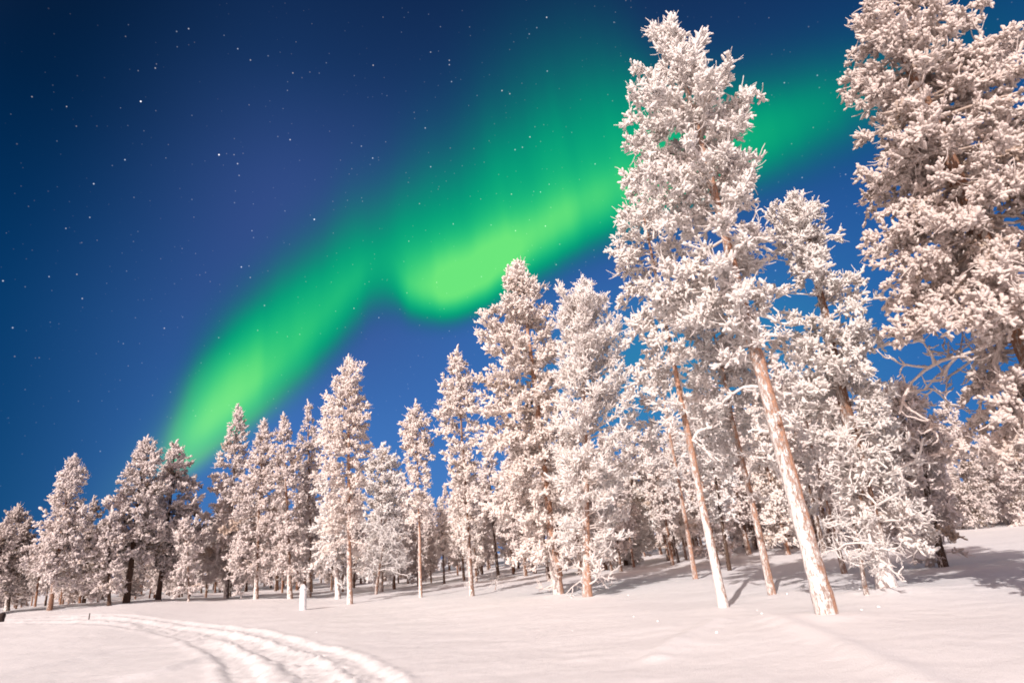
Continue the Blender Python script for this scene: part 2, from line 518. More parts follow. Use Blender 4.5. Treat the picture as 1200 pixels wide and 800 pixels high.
def grow(rng, p0, d0, L, K, up=0.0, wob=0.15):
    """polylines from p0 along d0, bending by `up` per unit of their run and wandering by wob"""
    N = len(p0); step = (L / (K - 1))[:, None]
    P = [p0]; d = d0.copy()
    upv = np.zeros((N, 3)); upv[:, 2] = up
    for k in range(K - 1):
        d = norm(d + upv / (K - 1) + rng.normal(0, wob, (N, 3)))
        P.append(P[-1] + d * step)
    return np.stack(P, 1)


def fingers(acc, rng, p, d, L, rad, frost, sides=5):
    """the stubby rime-covered shoots that make up a frosted crown"""
    N = len(p)
    if not N: return
    t = np.array([0.0, 0.34, 0.7, 1.0])
    bend = rng.normal(0, 0.25, (N, 3)); bend[:, 2] += 0.1
    P = p[:, None, :] + d[:, None, :] * (t[None, :, None] * L[:, None, None]) + bend[:, None, :] * (t[None, :, None] ** 2 * L[:, None, None])
    prof = np.array([0.75, 1.05, 1.12, 0.74])
    acc.tubes(P, rad[:, None] * prof[None] * rng.uniform(0.72, 1.28, (N, 4)), sides, rng, 0.26, frost, 0.55)


def trunk_path(rng, H, lean, wob, K=16):
    t = np.linspace(0, 1, K)
    x = lean[0] * t ** 1.0 + wob * np.cumsum(rng.normal(0, 1, K)) * 0.25 * t
    y = lean[1] * t ** 1.0 + wob * np.cumsum(rng.normal(0, 1, K)) * 0.25 * t
    x += (lean[0] - x[-1]) * t; y += (lean[1] - y[-1]) * t
    return np.stack([x, y, t * H], 1)


def curly(rng, acc, p0, d0, L, rad, depth=2, frost=0.9, up=0.3, wob=0.3, nsub=5):
    """bare antler-like boughs, thick with rime"""
    P = grow(rng, p0, d0, L, 9, up, wob)
    prof = np.linspace(1, 0.5, 9)
    fr = np.full(len(p0), frost) if np.isscalar(frost) else frost
    acc.tubes(P, rad[:, None] * prof[None] * rng.uniform(0.8, 1.25, (len(p0), 9)), 5, rng, 0.2, fr)
    if depth > 0:
        idx = np.repeat(np.arange(len(p0)), nsub)
        q, tg = at_s(P, idx, rng.uniform(0.25, 1.0, len(idx)))
        d = norm(tg * 0.7 + rng.normal(0, 0.6, (len(idx), 3)) + np.array([0, 0, 0.1]))
        curly(rng, acc, q, d, L[idx] * rng.uniform(0.25, 0.5, len(idx)), rad[idx] * 0.68, depth - 1, fr[idx], up * 1.4, wob * 1.1, nsub)


def make_tree(seed, H, r0, cb, left, right, depth=None, lean=(0, 0), nb=70, e_low=-15, e_top=55, droop=0.5, upturn=0.5,
              tw=9.0, fs=0.10, frad=0.055, flen=0.2, hang=0.15, frost=0.75, vary=0.25, mat=None, bare=10, bare_len=1.2, bare_lo=0.12,
              bark_frost=((0, 0.7), (0.5, 0.4), (1, 0.5)), wob=0.12, fork=None, holes=0.0, twig_r=0.016, fine=0.0, top_spread=1.0, bare_r=0.03, single=False, tl=0.30):
    """meshes (trunk, crown, bare boughs or None) of one frosted conifer, base at the origin.
    left/right: crown radius against height fraction inside the crown, on the -X and +X side"""
    rng = np.random.default_rng(seed)
    mat = mat or FROST
    TP = trunk_path(rng, H, lean, wob)
    K = len(TP); tt = np.linspace(0, 1, K)
    tr = Acc()
    rad = r0 * (0.1 + 0.9 * (1 - tt) ** 0.85); rad[0] *= 1.16
    bf = np.interp(tt, [p[0] for p in bark_frost], [p[1] for p in bark_frost])
    # finer rings so that the bark outline is uneven
    K2 = 70; t2 = np.linspace(0, 1, K2)
    TPf = np.stack([np.interp(t2, tt, TP[:, i]) for i in range(3)], 1)
    TPf[0, 2] = -0.6
    tr.tubes(TPf[None], (np.interp(t2, tt, rad) * rng.uniform(0.94, 1.06, K2))[None], 14, rng, 0.045, np.interp(t2, tt, bf)[None])
    def on_trunk(f):
        return np.stack([np.interp(f, tt, TP[:, i]) for i in range(3)], -1)
    cr = Acc()
    # --- boughs
    u = rng.random(nb) ** 0.85
    u = np.sort(u)                                    # 0 = crown base, 1 = top
    f = cb + (0.985 - cb) * u
    p0 = on_trunk(f)
    azi = np.arange(nb) * 2.39996 + rng.normal(0, 0.5, nb)
    rl = np.interp(u, [p[0] for p in left], [p[1] for p in left])
    rr = np.interp(u, [p[0] for p in right], [p[1] for p in right])
    sx = np.sin(azi)
    rad_h = np.where(sx < 0, rl, rr) * np.abs(sx) + (rl + rr) / 2 * (1 - np.abs(sx)) * (depth or 0.85)
    rad_h = rad_h * rng.uniform(0.68, 1.08, nb)
    el_ = np.radians(e_low + (e_top - e_low) * u ** 1.2 + rng.normal(0, 9, nb))
    L = rad_h / np.maximum(np.cos(el_), 0.45)
    zt = np.maximum(0.25, (H * 1.0 + 0.05 - p0[:, 2]) / np.maximum(np.sin(el_), 0.15) * 0.85)
    L = np.where(el_ > 0.1, np.minimum(L, zt), L)
    if holes > 0:
        keep = rng.random(nb) > holes
        p0, azi, el_, L, u = p0[keep], azi[keep], el_[keep], L[keep], u[keep]
    N = len(p0)
    d0 = rot_dir(azi, el_)
    KB = 8
    P = [p0]; d = d0.copy()
    for k in range(KB - 1):
        s = k / (KB - 1)
        d[:, 2] += (-droop * (1 - s) * 0.5 + upturn * s * s * 0.9) / (KB - 1) * 3 * (1 - 0.7 * u)
        d = norm(d + rng.normal(0, 0.09, (N, 3)))
        P.append(P[-1] + d * (L / (KB - 1))[:, None])
    P = np.stack(P, 1)
    bfr = np.clip(frost + rng.normal(0, vary, N), 0.05, 1.1)
    br = np.clip(0.012 + 0.011 * L, 0.012, 0.06)
    cr.tubes(P, br[:, None] * np.linspace(1, 0.45, KB)[None], 5, rng, 0.15, (bfr * 0.6)[:, None] * np.linspace(0.5, 1.0, KB)[None])
    # --- side shoots
    cnt = np.maximum(2, (L * tw * rng.uniform(0.7, 1.3, N))).astype(int)
    idx = np.repeat(np.arange(N), cnt)
    s = rng.random(len(idx)) ** 0.75 * 0.86 + 0.14
    q, tg = at_s(P, idx, s)
    lat = norm(np.cross(tg, np.array([[0, 0, 1.0]])))
    sg = np.where(rng.random(len(idx)) < 0.5, -1, 1)[:, None]
    dz = np.where(rng.random(len(idx)) < hang, -0.9, 0.28)
    td = tg * 0.75 + lat * sg * rng.uniform(0.2, 1.0, (len(idx), 1)) + rng.normal(0, 0.28, (len(idx), 3))
    td[:, 2] += dz
    td = norm(td)
    TL = (0.10 + tl * L[idx] * (1.1 - 0.75 * s)) * rng.uniform(0.5, 1.25, len(idx))
    TW = grow(rng, q, td, TL, 4, 0.12, 0.16)
    tfr = np.clip(bfr[idx] + rng.normal(0, 0.1, len(idx)), 0.05, 1.1)
    cr.tubes(TW, np.full((len(idx), 4), twig_r) * np.linspace(1.1, 0.7, 4)[None], 4, rng, 0.2, tfr * 0.85)
    # --- rime fingers along the shoots
    fc = np.maximum(1, (TL / fs * rng.uniform(0.7, 1.3, len(idx))).astype(int) + 1)
    fi = np.repeat(np.arange(len(idx)), fc)
    fsx = rng.random(len(fi)) * 0.9 + 0.1
    fp, ft = at_s(TW, fi, fsx)
    fd = norm(ft * 0.7 + rng.normal(0, 0.55, (len(fi), 3)) + np.array([0, 0, 0.16]))
    ffr = np.clip(tfr[fi] + rng.normal(0, 0.16, len(fi)), 0.02, 1.2)
    kk = rng.uniform(0.65, 1.25, len(fi))
    fingers(cr, rng, fp, fd, flen * kk * rng.uniform(0.8, 1.25, len(fi)), frad * kk, ffr)
    # tips of shoots
    fingers(cr, rng, TW[:, -1] - td * 0.03, td, flen * rng.uniform(0.7, 1.2, len(idx)), frad * rng.uniform(0.7, 1.1, len(idx)), np.minimum(tfr + 0.1, 1.2))
    # fine filigree of bare rimed twigs
    if fine > 0:
        nf = int(len(idx) * fine)
        k = rng.integers(0, len(idx), nf)
        a, b = at_s(TW, k, rng.random(nf))
        dd = norm(b * 0.8 + rng.normal(0, 0.5, (nf, 3)) + np.array([0, 0, 0.2]))
        cr.tubes(grow(rng, a, dd, rng.uniform(0.18, 0.42, nf), 4, 0.3, 0.2), np.full((nf, 4), 0.013) * np.linspace(1.1, 0.6, 4)[None], 4, rng, 0.2, tfr[k])
    # --- leader shoots at the very top
    nl = int(40 * max(0.6, H / 12))
    f = rng.uniform(0.90, 1.0, nl)
    pl = on_trunk(f)
    dl = rot_dir(rng.random(nl) * 6.28, np.radians(rng.uniform(15, 65, nl)))
    fingers(cr, rng, pl, dl, (0.10 + (1 - f) * 1.9 * top_spread) * rng.uniform(0.7, 1.2, nl) * (H / 12) ** 0.5, frad * rng.uniform(0.9, 1.35, nl), np.full(nl, min(1.0, frost + 0.15)))
    fingers(cr, rng, on_trunk(np.linspace(0.95, 1.0, 6)), norm(np.tile([0.03, 0.02, 1.0], (6, 1))), np.full(6, 0.3), np.full(6, frad * 1.2), np.full(6, frost + 0.1))
    if fork is not None:                              # a second leader: (height fraction, azimuth deg, length)
        for ff, fa, fl_ in fork:
            p = on_trunk(np.array([ff])); dd = rot_dir(np.array([R(fa)]), np.array([R(50)]))
            G = grow(rng, p, dd, np.array([fl_]), 8, 0.15, 0.04)
            cr.tubes(G, np.linspace(0.05, 0.025, 8)[None], 6, rng, 0.1, np.array([frost]))
            n = int(fl_ * 110)
            s = rng.random(n) ** 0.8
            a, b = at_s(G, np.zeros(n, int), s)
            dd = norm(b * 0.8 + rng.normal(0, 0.55, (n, 3)))
            fingers(cr, rng, a, dd, (0.16 + 0.45 * (1 - s)) * rng.uniform(0.6, 1.2, n), np.full(n, frad) * rng.uniform(0.8, 1.2, n), np.clip(frost + rng.normal(0.1, 0.15, n), 0, 1.2))
    boughs = []
    for k in range(bare):
        f = rng.uniform(bare_lo, max(bare_lo + 0.05, cb + 0.18), 1)
        dd = rot_dir(rng.random(1) * 6.28, np.radians(rng.uniform(-35, 15, 1)))
        ba = Acc() if single else cr
        curly(rng, ba, on_trunk(f), dd, bare_len * rng.uniform(0.5, 1.3, 1), np.full(1, bare_r) * rng.uniform(0.8, 1.3, 1), 2, 0.95, 0.2, 0.28, 5)
        if single: boughs.append(ba.mesh('bare_bough', FROST_TWIG))
    return tr.mesh('trunk', BARK), cr.mesh('crown', mat), boughs


def place_tree(name, meshes, x, y, label, cat, bark=(0.3, 0.17, 0.11), tint=(1, 1, 1), rot=0.0, scale=(1, 1, 1), group=None, mound=0.0):
    e = bpy.data.objects.new(name, None)
    e.empty_display_size = 0.3
    COL.objects.link(e)
    z = float(base_height(np.array([x]), np.array([y]))[0])
    e.location = (x, y, z - 0.02)
    e.rotation_euler = (0, 0, rot)
    e.scale = scale
    tag(e, label, cat, group)
    link('trunk', meshes[0], e, bark)
    link('crown', meshes[1], e, tint)
    for b in meshes[2]:
        link('bare_bough', b, e, tint)
    if mound:
        MOUNDS.append((x, y, 0.9, mound))
    return e


# --- the trees one can tell apart, front row and heroes
place_tree('frosted_pine', make_tree(1, 14.98, cb=0.338, left=[(0.05, 1.29), (0.15, 1.55), (0.27, 2.22), (0.38, 2.21), (0.51, 2.14), (0.64, 2.05), (0.76, 1.39), (0.83, 0.85), (0.94, 0.47), (1, 0.12)], right=[(0.05, 0.31), (0.15, 0.68), (0.27, 0.86), (0.38, 1.02), (0.51, 1.16), (0.64, 1.67), (0.76, 0.46), (0.83, 0.33), (0.94, 0.28), (1, 0.12)],
    lean=(-0.2, 0.08), fine=1.0, flen=0.125, r0=0.185, nb=150, tw=14, fs=0.036, frad=0.027, hang=0.42, frost=0.96, vary=0.14, e_low=-25, e_top=50, bare=14, bare_r=0.04, bare_len=0.95, bare_lo=0.2, single=True, fork=[(0.885, 85, 1.75)], tl=0.2, bark_frost=((0, 0.58), (0.03, 0.72), (0.12, 0.66), (0.25, 0.46), (0.4, 0.32), (0.7, 0.3), (1, 0.5)), holes=0.1, top_spread=0.6, mat=FROST_THICK),
    5.38, 12.48, 'tallest frosted pine, leaning thick trunk nearest the camera, crown topped by two prongs', 'tree',
    bark=(0.5, 0.32, 0.235), tint=(1.035, 1.02, 1.01), mound=0.1)
place_tree('frosted_pine', make_tree(2, 12.5, cb=0.413, left=[(0.1, 1.0), (0.24, 1.49), (0.42, 1.28), (0.57, 1.4), (0.77, 0.86), (0.91, 0.4), (1, 0.12)], right=[(0.1, 0.89), (0.24, 0.99), (0.42, 1.02), (0.57, 1.0), (0.77, 0.77), (0.91, 0.45), (1, 0.12)],
    lean=(-0.05, 0.02), fine=1.0, flen=0.125, r0=0.11, nb=103, tw=10, fs=0.036, frad=0.027, hang=0.42, frost=0.97, vary=0.12, e_low=-30, e_top=45, bare=8, bare_r=0.04, bare_len=1.2, bare_lo=0.3, single=True, bark_frost=((0, 0.85), (0.12, 0.74), (0.26, 0.46), (0.4, 0.22), (1, 0.4)), holes=0.15, mat=FROST_THICK),
    4.44, 15.9, 'tall pine with slender trunk, white footed and orange higher up, left of the thickest trunk', 'tree',
    bark=(0.5, 0.32, 0.235), tint=(1.035, 1.02, 1.01), mound=0.06)
place_tree('frosted_pine', make_tree(3, 9.31, cb=0.377, left=[(0.11, 1.25), (0.43, 1.26), (0.67, 0.99), (0.87, 0.62), (1, 0.12)], right=[(0.11, 1.02), (0.43, 1.35), (0.67, 1.16), (0.87, 0.61), (1, 0.12)],
    lean=(-0.01, 0.0), fine=1.0, flen=0.125, r0=0.105, nb=92, tw=9, fs=0.036, frad=0.027, hang=0.42, frost=0.92, bare=6, bare_len=1.0, bare_lo=0.2, single=True, bark_frost=((0, 0.52), (0.3, 0.42), (1, 0.3)), mat=FROST_THICK),
    6.33, 17.78, 'mid height pine whose flaky bare trunk stands between the two tall leaning trunks', 'tree',
    bark=(0.5, 0.32, 0.235), tint=(1, 1, 1), mound=0.05)
place_tree('thin_pine', make_tree(4, 10.76, cb=0.34, left=[(0.3, 1.3), (0.58, 1.4), (0.82, 0.86), (1, 0.12)], right=[(0.3, 0.93), (0.58, 0.81), (0.82, 0.49), (1, 0.12)],
    lean=(0.21, -0.05), flen=0.125, r0=0.105, nb=63, tw=7, fs=0.036, frad=0.027, hang=0.42, frost=0.92, bare=5, bare_len=0.9, bare_lo=0.25, bark_frost=((0, 0.4), (1, 0.3)), fine=1.0, mat=FROST_THICK),
    6.73, 27.47, 'thin orange trunked pine with sparse white crown, left of the slender white footed trunk', 'tree',
    bark=(0.5, 0.32, 0.235), tint=(1, 1, 1), mound=0.05)
place_tree('frosted_spruce', make_tree(5, 10.8, cb=0.145, left=[(0.05, 0.68), (0.16, 0.88), (0.33, 1.45), (0.46, 1.45), (0.59, 1.46), (0.7, 1.39), (0.82, 1.07), (0.94, 0.74), (1, 0.12)], right=[(0.05, 1.35), (0.16, 1.41), (0.33, 1.25), (0.46, 1.19), (0.59, 1.07), (0.7, 0.78), (0.82, 0.65), (0.94, 0.39), (1, 0.12)],
    lean=(0.55, -0.29), flen=0.125, r0=0.22, nb=172, tw=9, fs=0.036, frad=0.027, hang=0.42, frost=0.94, vary=0.16, e_low=-15, e_top=45, bare=15, bare_r=0.04, bare_len=1.5, bare_lo=0.06, single=True, fine=1.0, bark_frost=((0, 1), (0.1, 0.9), (0.2, 0.4), (1, 0.3)), holes=0.05, mat=FROST_THICK),
    8.32, 15.68, 'broad frosted tree with snow plastered trunk foot and antler like boughs, right of thickest trunk', 'tree',
    bark=(0.28, 0.175, 0.125), tint=(1.035, 1.02, 1.01), mound=0.1)
place_tree('bushy_pine', make_tree(6, 5.81, cb=0.061, left=[(0.09, 1.34), (0.34, 1.63), (0.59, 1.51), (0.85, 0.81), (1, 0.12)], right=[(0.09, 0.71), (0.34, 0.82), (0.59, 0.76), (0.85, 0.5), (1, 0.12)],
    lean=(0.5, -0.32), flen=0.125, r0=0.13, nb=109, tw=9, fs=0.036, frad=0.027, hang=0.42, frost=0.77, vary=0.2, bare=8, bare_len=1.1, fine=1.0, bark_frost=((0, 0.25), (1, 0.2))),
    12.84, 20.54, 'bushy greyish pine with dark leaning stem at the edge of the open snow', 'tree',
    bark=(0.1, 0.07, 0.055), tint=(0.88, 0.83, 0.82), mound=0.05)
place_tree('thin_pine', make_tree(7, 7.23, cb=0.314, left=[(0.18, 1.12), (0.42, 1.45), (0.8, 0.86), (1, 0.12)], right=[(0.18, 0.68), (0.42, 0.54), (0.8, 0.55), (1, 0.12)],
    lean=(0.13, -0.06), flen=0.125, r0=0.09, nb=51, tw=8, fs=0.036, frad=0.027, hang=0.42, frost=0.89, bare=5, bare_len=0.8, bark_frost=((0, 0.4), (1, 0.3)), mat=FROST_THICK),
    10.26, 21.68, 'thin dark stemmed pine slanting just behind the thickest trunk, on its right', 'tree',
    bark=(0.42, 0.29, 0.22), tint=(1.035, 1.02, 1.01), mound=0.04)
place_tree('frosted_pine', make_tree(8, 15.34, cb=0.2, left=[(0.01, 1.65), (0.08, 2.23), (0.18, 2.62), (0.27, 2.23), (0.38, 2.15), (0.49, 1.76), (0.57, 1.21), (0.66, 1.32), (0.73, 1.2), (0.83, 0.64), (0.9, 0.56), (1, 0.12)], right=[(0.01, 2.01), (0.08, 2.08), (0.18, 2.48), (0.27, 2.65), (0.38, 2.92), (0.49, 2.94), (0.57, 2.76), (0.66, 2.38), (0.73, 1.78), (0.83, 1.34), (0.9, 0.69), (1, 0.12)],
    lean=(0.01, -0.01), holes=0.14, fine=0.5, flen=0.1, r0=0.27, nb=235, tw=13, tl=0.22, fs=0.034, frad=0.029, hang=0.6, frost=0.86, vary=0.2, e_low=-28, e_top=35, bare=14, bare_len=2.3, bare_r=0.036, bare_lo=0.3, single=True, bark_frost=((0, 0.6), (0.3, 0.2), (1, 0.2))),
    9.79, 10.96, 'huge frosted pine at the right edge, drooping crown cut off by the picture top', 'tree',
    bark=(0.28, 0.175, 0.125), tint=(0.92, 0.85, 0.82), mound=0.1)
place_tree('frosted_larch', make_tree(9, 12.8, cb=0.058, left=[(0.04, 0.89), (0.14, 1.39), (0.3, 1.31), (0.47, 1.32), (0.65, 1.19), (0.77, 1.16), (0.94, 0.53), (1, 0.12)], right=[(0.04, 1.22), (0.14, 1.91), (0.3, 3.01), (0.47, 2.24), (0.65, 2.15), (0.77, 1.84), (0.94, 0.59), (1, 0.12)],
    lean=(1.64, -0.12), flen=0.18, r0=0.17, nb=165, tw=9, fs=0.09, frad=0.027, hang=0.12, frost=0.96, vary=0.1, e_low=0, e_top=62, droop=0.2, upturn=0.7, bare=12, bare_len=1.3, bare_lo=0.04, fine=3.0, holes=0.08, tl=0.26, twig_r=0.015, bark_frost=((0, 0.42), (0.05, 0.4), (0.12, 0.5), (1, 0.4)), mat=FROST_THICK),
    1.8, 24.2, 'lacy white tree of fine upswept twigs, the tall one beside the big orange trunked pine', 'tree',
    bark=(0.5, 0.32, 0.235), tint=(1.035, 1.02, 1.01), mound=0.08)
place_tree('frosted_pine', make_tree(10, 15.32, cb=0.125, left=[(0.1, 1.93), (0.24, 2.87), (0.38, 2.9), (0.5, 2.96), (0.62, 2.62), (0.75, 1.87), (0.9, 0.93), (1, 0.12)], right=[(0.1, 0.62), (0.24, 0.68), (0.38, 0.93), (0.5, 1.34), (0.62, 1.36), (0.75, 1.38), (0.9, 0.73), (1, 0.12)],
    lean=(-0.13, 0.0), fine=1.4, flen=0.13, r0=0.21, nb=217, tw=9, fs=0.058, frad=0.038, hang=0.25, frost=0.88, vary=0.2, e_low=-20, e_top=42, bare=10, bare_len=1.4, bare_lo=0.03, bark_frost=((0, 0.7), (0.08, 0.5), (0.2, 0.25), (1, 0.15)), holes=0.06),
    0.83, 26.37, 'big bulky pine with orange trunk showing through its crown, mid front row', 'tree',
    bark=(0.5, 0.32, 0.235), tint=(1, 0.95, 0.92), mound=0.12)
place_tree('slim_pine', make_tree(11, 12.99, cb=0.218, left=[(0.12, 0.97), (0.29, 1.24), (0.47, 1.42), (0.66, 1.24), (0.85, 0.81), (1, 0.12)], right=[(0.12, 0.58), (0.29, 0.84), (0.47, 1.07), (0.66, 1.06), (0.85, 0.73), (1, 0.12)],
    lean=(0.09, 0.01), fine=1.4, e_top=38, flen=0.13, r0=0.12, nb=137, tw=10, fs=0.058, frad=0.038, hang=0.25, frost=0.87, bare=8, bare_len=0.9, bark_frost=((0, 0.6), (0.3, 0.4), (1, 0.3))),
    -3.29, 31.96, 'slim tall pine with narrow tapering crown, just left of the big bulky pine', 'tree',
    bark=(0.28, 0.175, 0.125), tint=(1, 0.95, 0.92), mound=0.05)
place_tree('slim_pine', make_tree(12, 11.18, cb=0.362, left=[(0.29, 0.69), (0.57, 0.91), (0.79, 0.93), (1, 0.12)], right=[(0.29, 0.79), (0.57, 0.91), (0.79, 0.86), (1, 0.12)],
    lean=(0.18, 0.03), fine=1.4, e_top=38, flen=0.13, r0=0.1, nb=108, tw=11, fs=0.058, frad=0.038, hang=0.2, frost=0.87, bare=6, bare_len=0.6, bark_frost=((0, 0.7), (0.2, 0.45), (1, 0.3))),
    -6.59, 36.01, 'short narrow pine on a straight bare pole of a trunk, standing alone in front', 'tree',
    bark=(0.5, 0.32, 0.235), tint=(1, 0.95, 0.92), mound=0.05)
place_tree('frosted_pine', make_tree(13, 14.63, cb=0.194, left=[(0.18, 1.87), (0.35, 1.89), (0.52, 2.17), (0.7, 1.83), (0.89, 0.6), (1, 0.12)], right=[(0.18, 0.79), (0.35, 1.17), (0.52, 1.26), (0.7, 1.3), (0.89, 0.91), (1, 0.12)],
    lean=(-0.04, -0.01), fine=1.4, e_top=38, flen=0.13, r0=0.15, nb=166, tw=9, fs=0.058, frad=0.038, hang=0.25, frost=0.89, bare=7, bare_len=1.1, bark_frost=((0, 0.72), (0.15, 0.6), (0.4, 0.35), (1, 0.3))),
    -10.52, 35.81, 'tall upright pine with bare lower trunk right of the snow covered post', 'tree',
    bark=(0.5, 0.32, 0.235), tint=(1, 0.95, 0.92), mound=0.06)
place_tree('frosted_spruce', make_tree(14, 9.04, cb=0.273, left=[(0.29, 1.57), (0.73, 1.16), (1, 0.12)], right=[(0.29, 0.93), (0.73, 0.92), (1, 0.12)],
    lean=(-0.46, -0.14), fine=1.4, e_top=38, flen=0.14, r0=0.17, nb=87, tw=8, fs=0.068, frad=0.046, frost=0.86, bare=8, bare_len=1.1, bark_frost=((0, 0.9), (1, 0.6))),
    -13.13, 42.0, 'smaller white stemmed tree tucked behind the tall upright pine', 'tree',
    bark=(0.28, 0.175, 0.125), tint=(1, 1, 1), mound=0.05)
place_tree('frosted_spruce', make_tree(15, 11.29, cb=0.113, left=[(0.14, 1.94), (0.46, 2.0), (0.79, 1.38), (1, 0.12)], right=[(0.14, 1.84), (0.46, 2.07), (0.79, 1.54), (1, 0.12)],
    lean=(0.31, 0.08), e_top=38, flen=0.14, r0=0.15, nb=145, tw=8, fs=0.068, frad=0.046, frost=0.91, bare=6, bare_len=1.2, fine=1.4),
    -11.86, 48.57, 'pointed white spruce behind the low curly branched tree', 'tree',
    bark=(0.28, 0.175, 0.125), tint=(1, 1, 1), mound=0.0)
place_tree('frosted_spruce', make_tree(16, 12.6, cb=0.161, left=[(0.13, 1.16), (0.45, 1.18), (0.74, 0.84), (1, 0.12)], right=[(0.13, 1.31), (0.45, 1.36), (0.74, 1.02), (1, 0.12)],
    lean=(-0.76, -0.3), fine=1.4, e_top=38, flen=0.14, r0=0.16, nb=152, tw=8, fs=0.068, frad=0.046, hang=0.3, frost=0.8, bare=6, bare_len=1.2),
    -16.64, 42.88, 'frosted spruce just behind the snow covered post, left one of a touching pair', 'tree',
    bark=(0.28, 0.175, 0.125), tint=(0.88, 0.83, 0.82), mound=0.05)
place_tree('frosted_spruce', make_tree(17, 14.41, cb=0.111, left=[(0.24, 0.87), (0.49, 0.88), (0.75, 0.95), (1, 0.12)], right=[(0.24, 1.05), (0.49, 1.35), (0.75, 1.13), (1, 0.12)],
    lean=(-0.3, -0.11), fine=1.4, e_top=38, flen=0.14, r0=0.16, nb=152, tw=8, fs=0.068, frad=0.046, hang=0.3, frost=0.77, bare=5, bare_len=1.1),
    -16.53, 46.13, 'taller pointed spruce of the touching pair above the snow covered post', 'tree',
    bark=(0.28, 0.175, 0.125), tint=(0.88, 0.83, 0.82), mound=0.0)
place_tree('frosted_spruce', make_tree(18, 12.28, cb=0.132, left=[(0.06, 2.16), (0.27, 2.19), (0.55, 1.82), (0.78, 0.77), (1, 0.12)], right=[(0.06, 1.36), (0.27, 1.58), (0.55, 1.49), (0.78, 0.91), (1, 0.12)],
    lean=(-0.02, -0.01), e_top=38, flen=0.14, r0=0.15, nb=174, tw=8, fs=0.068, frad=0.046, hang=0.3, frost=0.81, bare=6, bare_len=1.3, fine=1.4),
    -19.01, 42.99, 'wide skirted spruce with branches almost down to the snow, left of the touching pair', 'tree',
    bark=(0.28, 0.175, 0.125), tint=(0.88, 0.83, 0.82), mound=0.05)
place_tree('frosted_spruce', make_tree(19, 14.58, cb=0.116, left=[(0.13, 2.48), (0.34, 2.32), (0.6, 1.64), (0.81, 0.67), (1, 0.12)], right=[(0.13, 1.52), (0.34, 1.36), (0.6, 1.32), (0.81, 0.97), (1, 0.12)],
    lean=(0.02, 0.01), e_top=38, flen=0.14, r0=0.17, nb=166, tw=8, fs=0.068, frad=0.046, hang=0.25, frost=0.79, bare=8, bare_len=1.5, fine=1.4),
    -22.87, 46.7, 'spire topped spruce with ragged side branches, rising into the green aurora', 'tree',
    bark=(0.1, 0.07, 0.055), tint=(0.88, 0.83, 0.82), mound=0.05)
place_tree('dark_pine', make_tree(20, 10.62, cb=0.198, left=[(0.09, 0.46), (0.29, 1.26), (0.57, 1.25), (0.78, 0.85), (1, 0.12)], right=[(0.09, 2.21), (0.29, 2.46), (0.57, 2.06), (0.78, 1.32), (1, 0.12)],
    lean=(0.11, 0.07), fine=1.4, e_top=38, flen=0.14, r0=0.17, nb=166, tw=8, fs=0.068, frad=0.046, hang=0.3, frost=0.68, vary=0.26, bare=6, bare_len=1.2, bark_frost=((0, 0.1), (1, 0.1)), mat=FROST_DARK),
    -25.68, 42.9, 'broad pine, dark and brownish, beside the lower end of the aurora', 'tree',
    bark=(0.1, 0.07, 0.055), tint=(0.88, 0.83, 0.82), mound=0.04)
place_tree('dark_pine', make_tree(21, 10.47, cb=0.275, left=[(0.07, 2.87), (0.21, 2.59), (0.5, 1.72), (0.8, 0.7), (1, 0.12)], right=[(0.07, 2.28), (0.21, 2.16), (0.5, 1.85), (0.8, 1.12), (1, 0.12)],
    lean=(0.1, 0.06), fine=1.4, e_top=38, flen=0.14, r0=0.2, nb=159, tw=8, fs=0.068, frad=0.046, hang=0.3, frost=0.74, vary=0.22, bare=10, bare_len=1.5, wob=0.22, bark_frost=((0, 0.05), (1, 0.05)), mat=FROST_DARK),
    -26.13, 40.27, 'broad grey pine with dark crooked trunk visible through its open left side', 'tree',
    bark=(0.1, 0.07, 0.055), tint=(0.88, 0.83, 0.82), mound=0.04)
place_tree('small_pine', make_tree(22, 5.46, cb=0.189, left=[(0.25, 1.11), (0.54, 0.94), (1, 0.12)], right=[(0.25, 0.88), (0.54, 0.85), (1, 0.12)],
    lean=(-0.39, -0.26), fine=1.4, e_top=38, flen=0.14, r0=0.11, nb=87, tw=8, fs=0.068, frad=0.046, hang=0.3, frost=0.74, bare=5, bare_len=1.0, bark_frost=((0, 0.1), (1, 0.2))),
    -25.76, 38.11, 'small low crowned pine with dark stem in front of the grey pine with crooked trunk', 'tree',
    bark=(0.1, 0.07, 0.055), tint=(0.88, 0.83, 0.82), mound=0.03)
place_tree('small_pine', make_tree(23, 7.16, cb=0.114, left=[(0.34, 1.15), (0.66, 0.49), (1, 0.12)], right=[(0.34, 1.44), (0.66, 1.01), (1, 0.12)],
    lean=(-0.23, -0.17), fine=1.4, e_top=38, flen=0.14, r0=0.12, nb=101, tw=8, fs=0.068, frad=0.046, hang=0.3, frost=0.69, bare=5, bare_len=1.0, bark_frost=((0, 0.2), (1, 0.2)), mat=FROST_DARK),
    -32.06, 44.69, 'short dark tipped tree between the leftmost big frosted spruce and the grey pines', 'tree',
    bark=(0.1, 0.07, 0.055), tint=(0.72, 0.66, 0.64), mound=0.0)
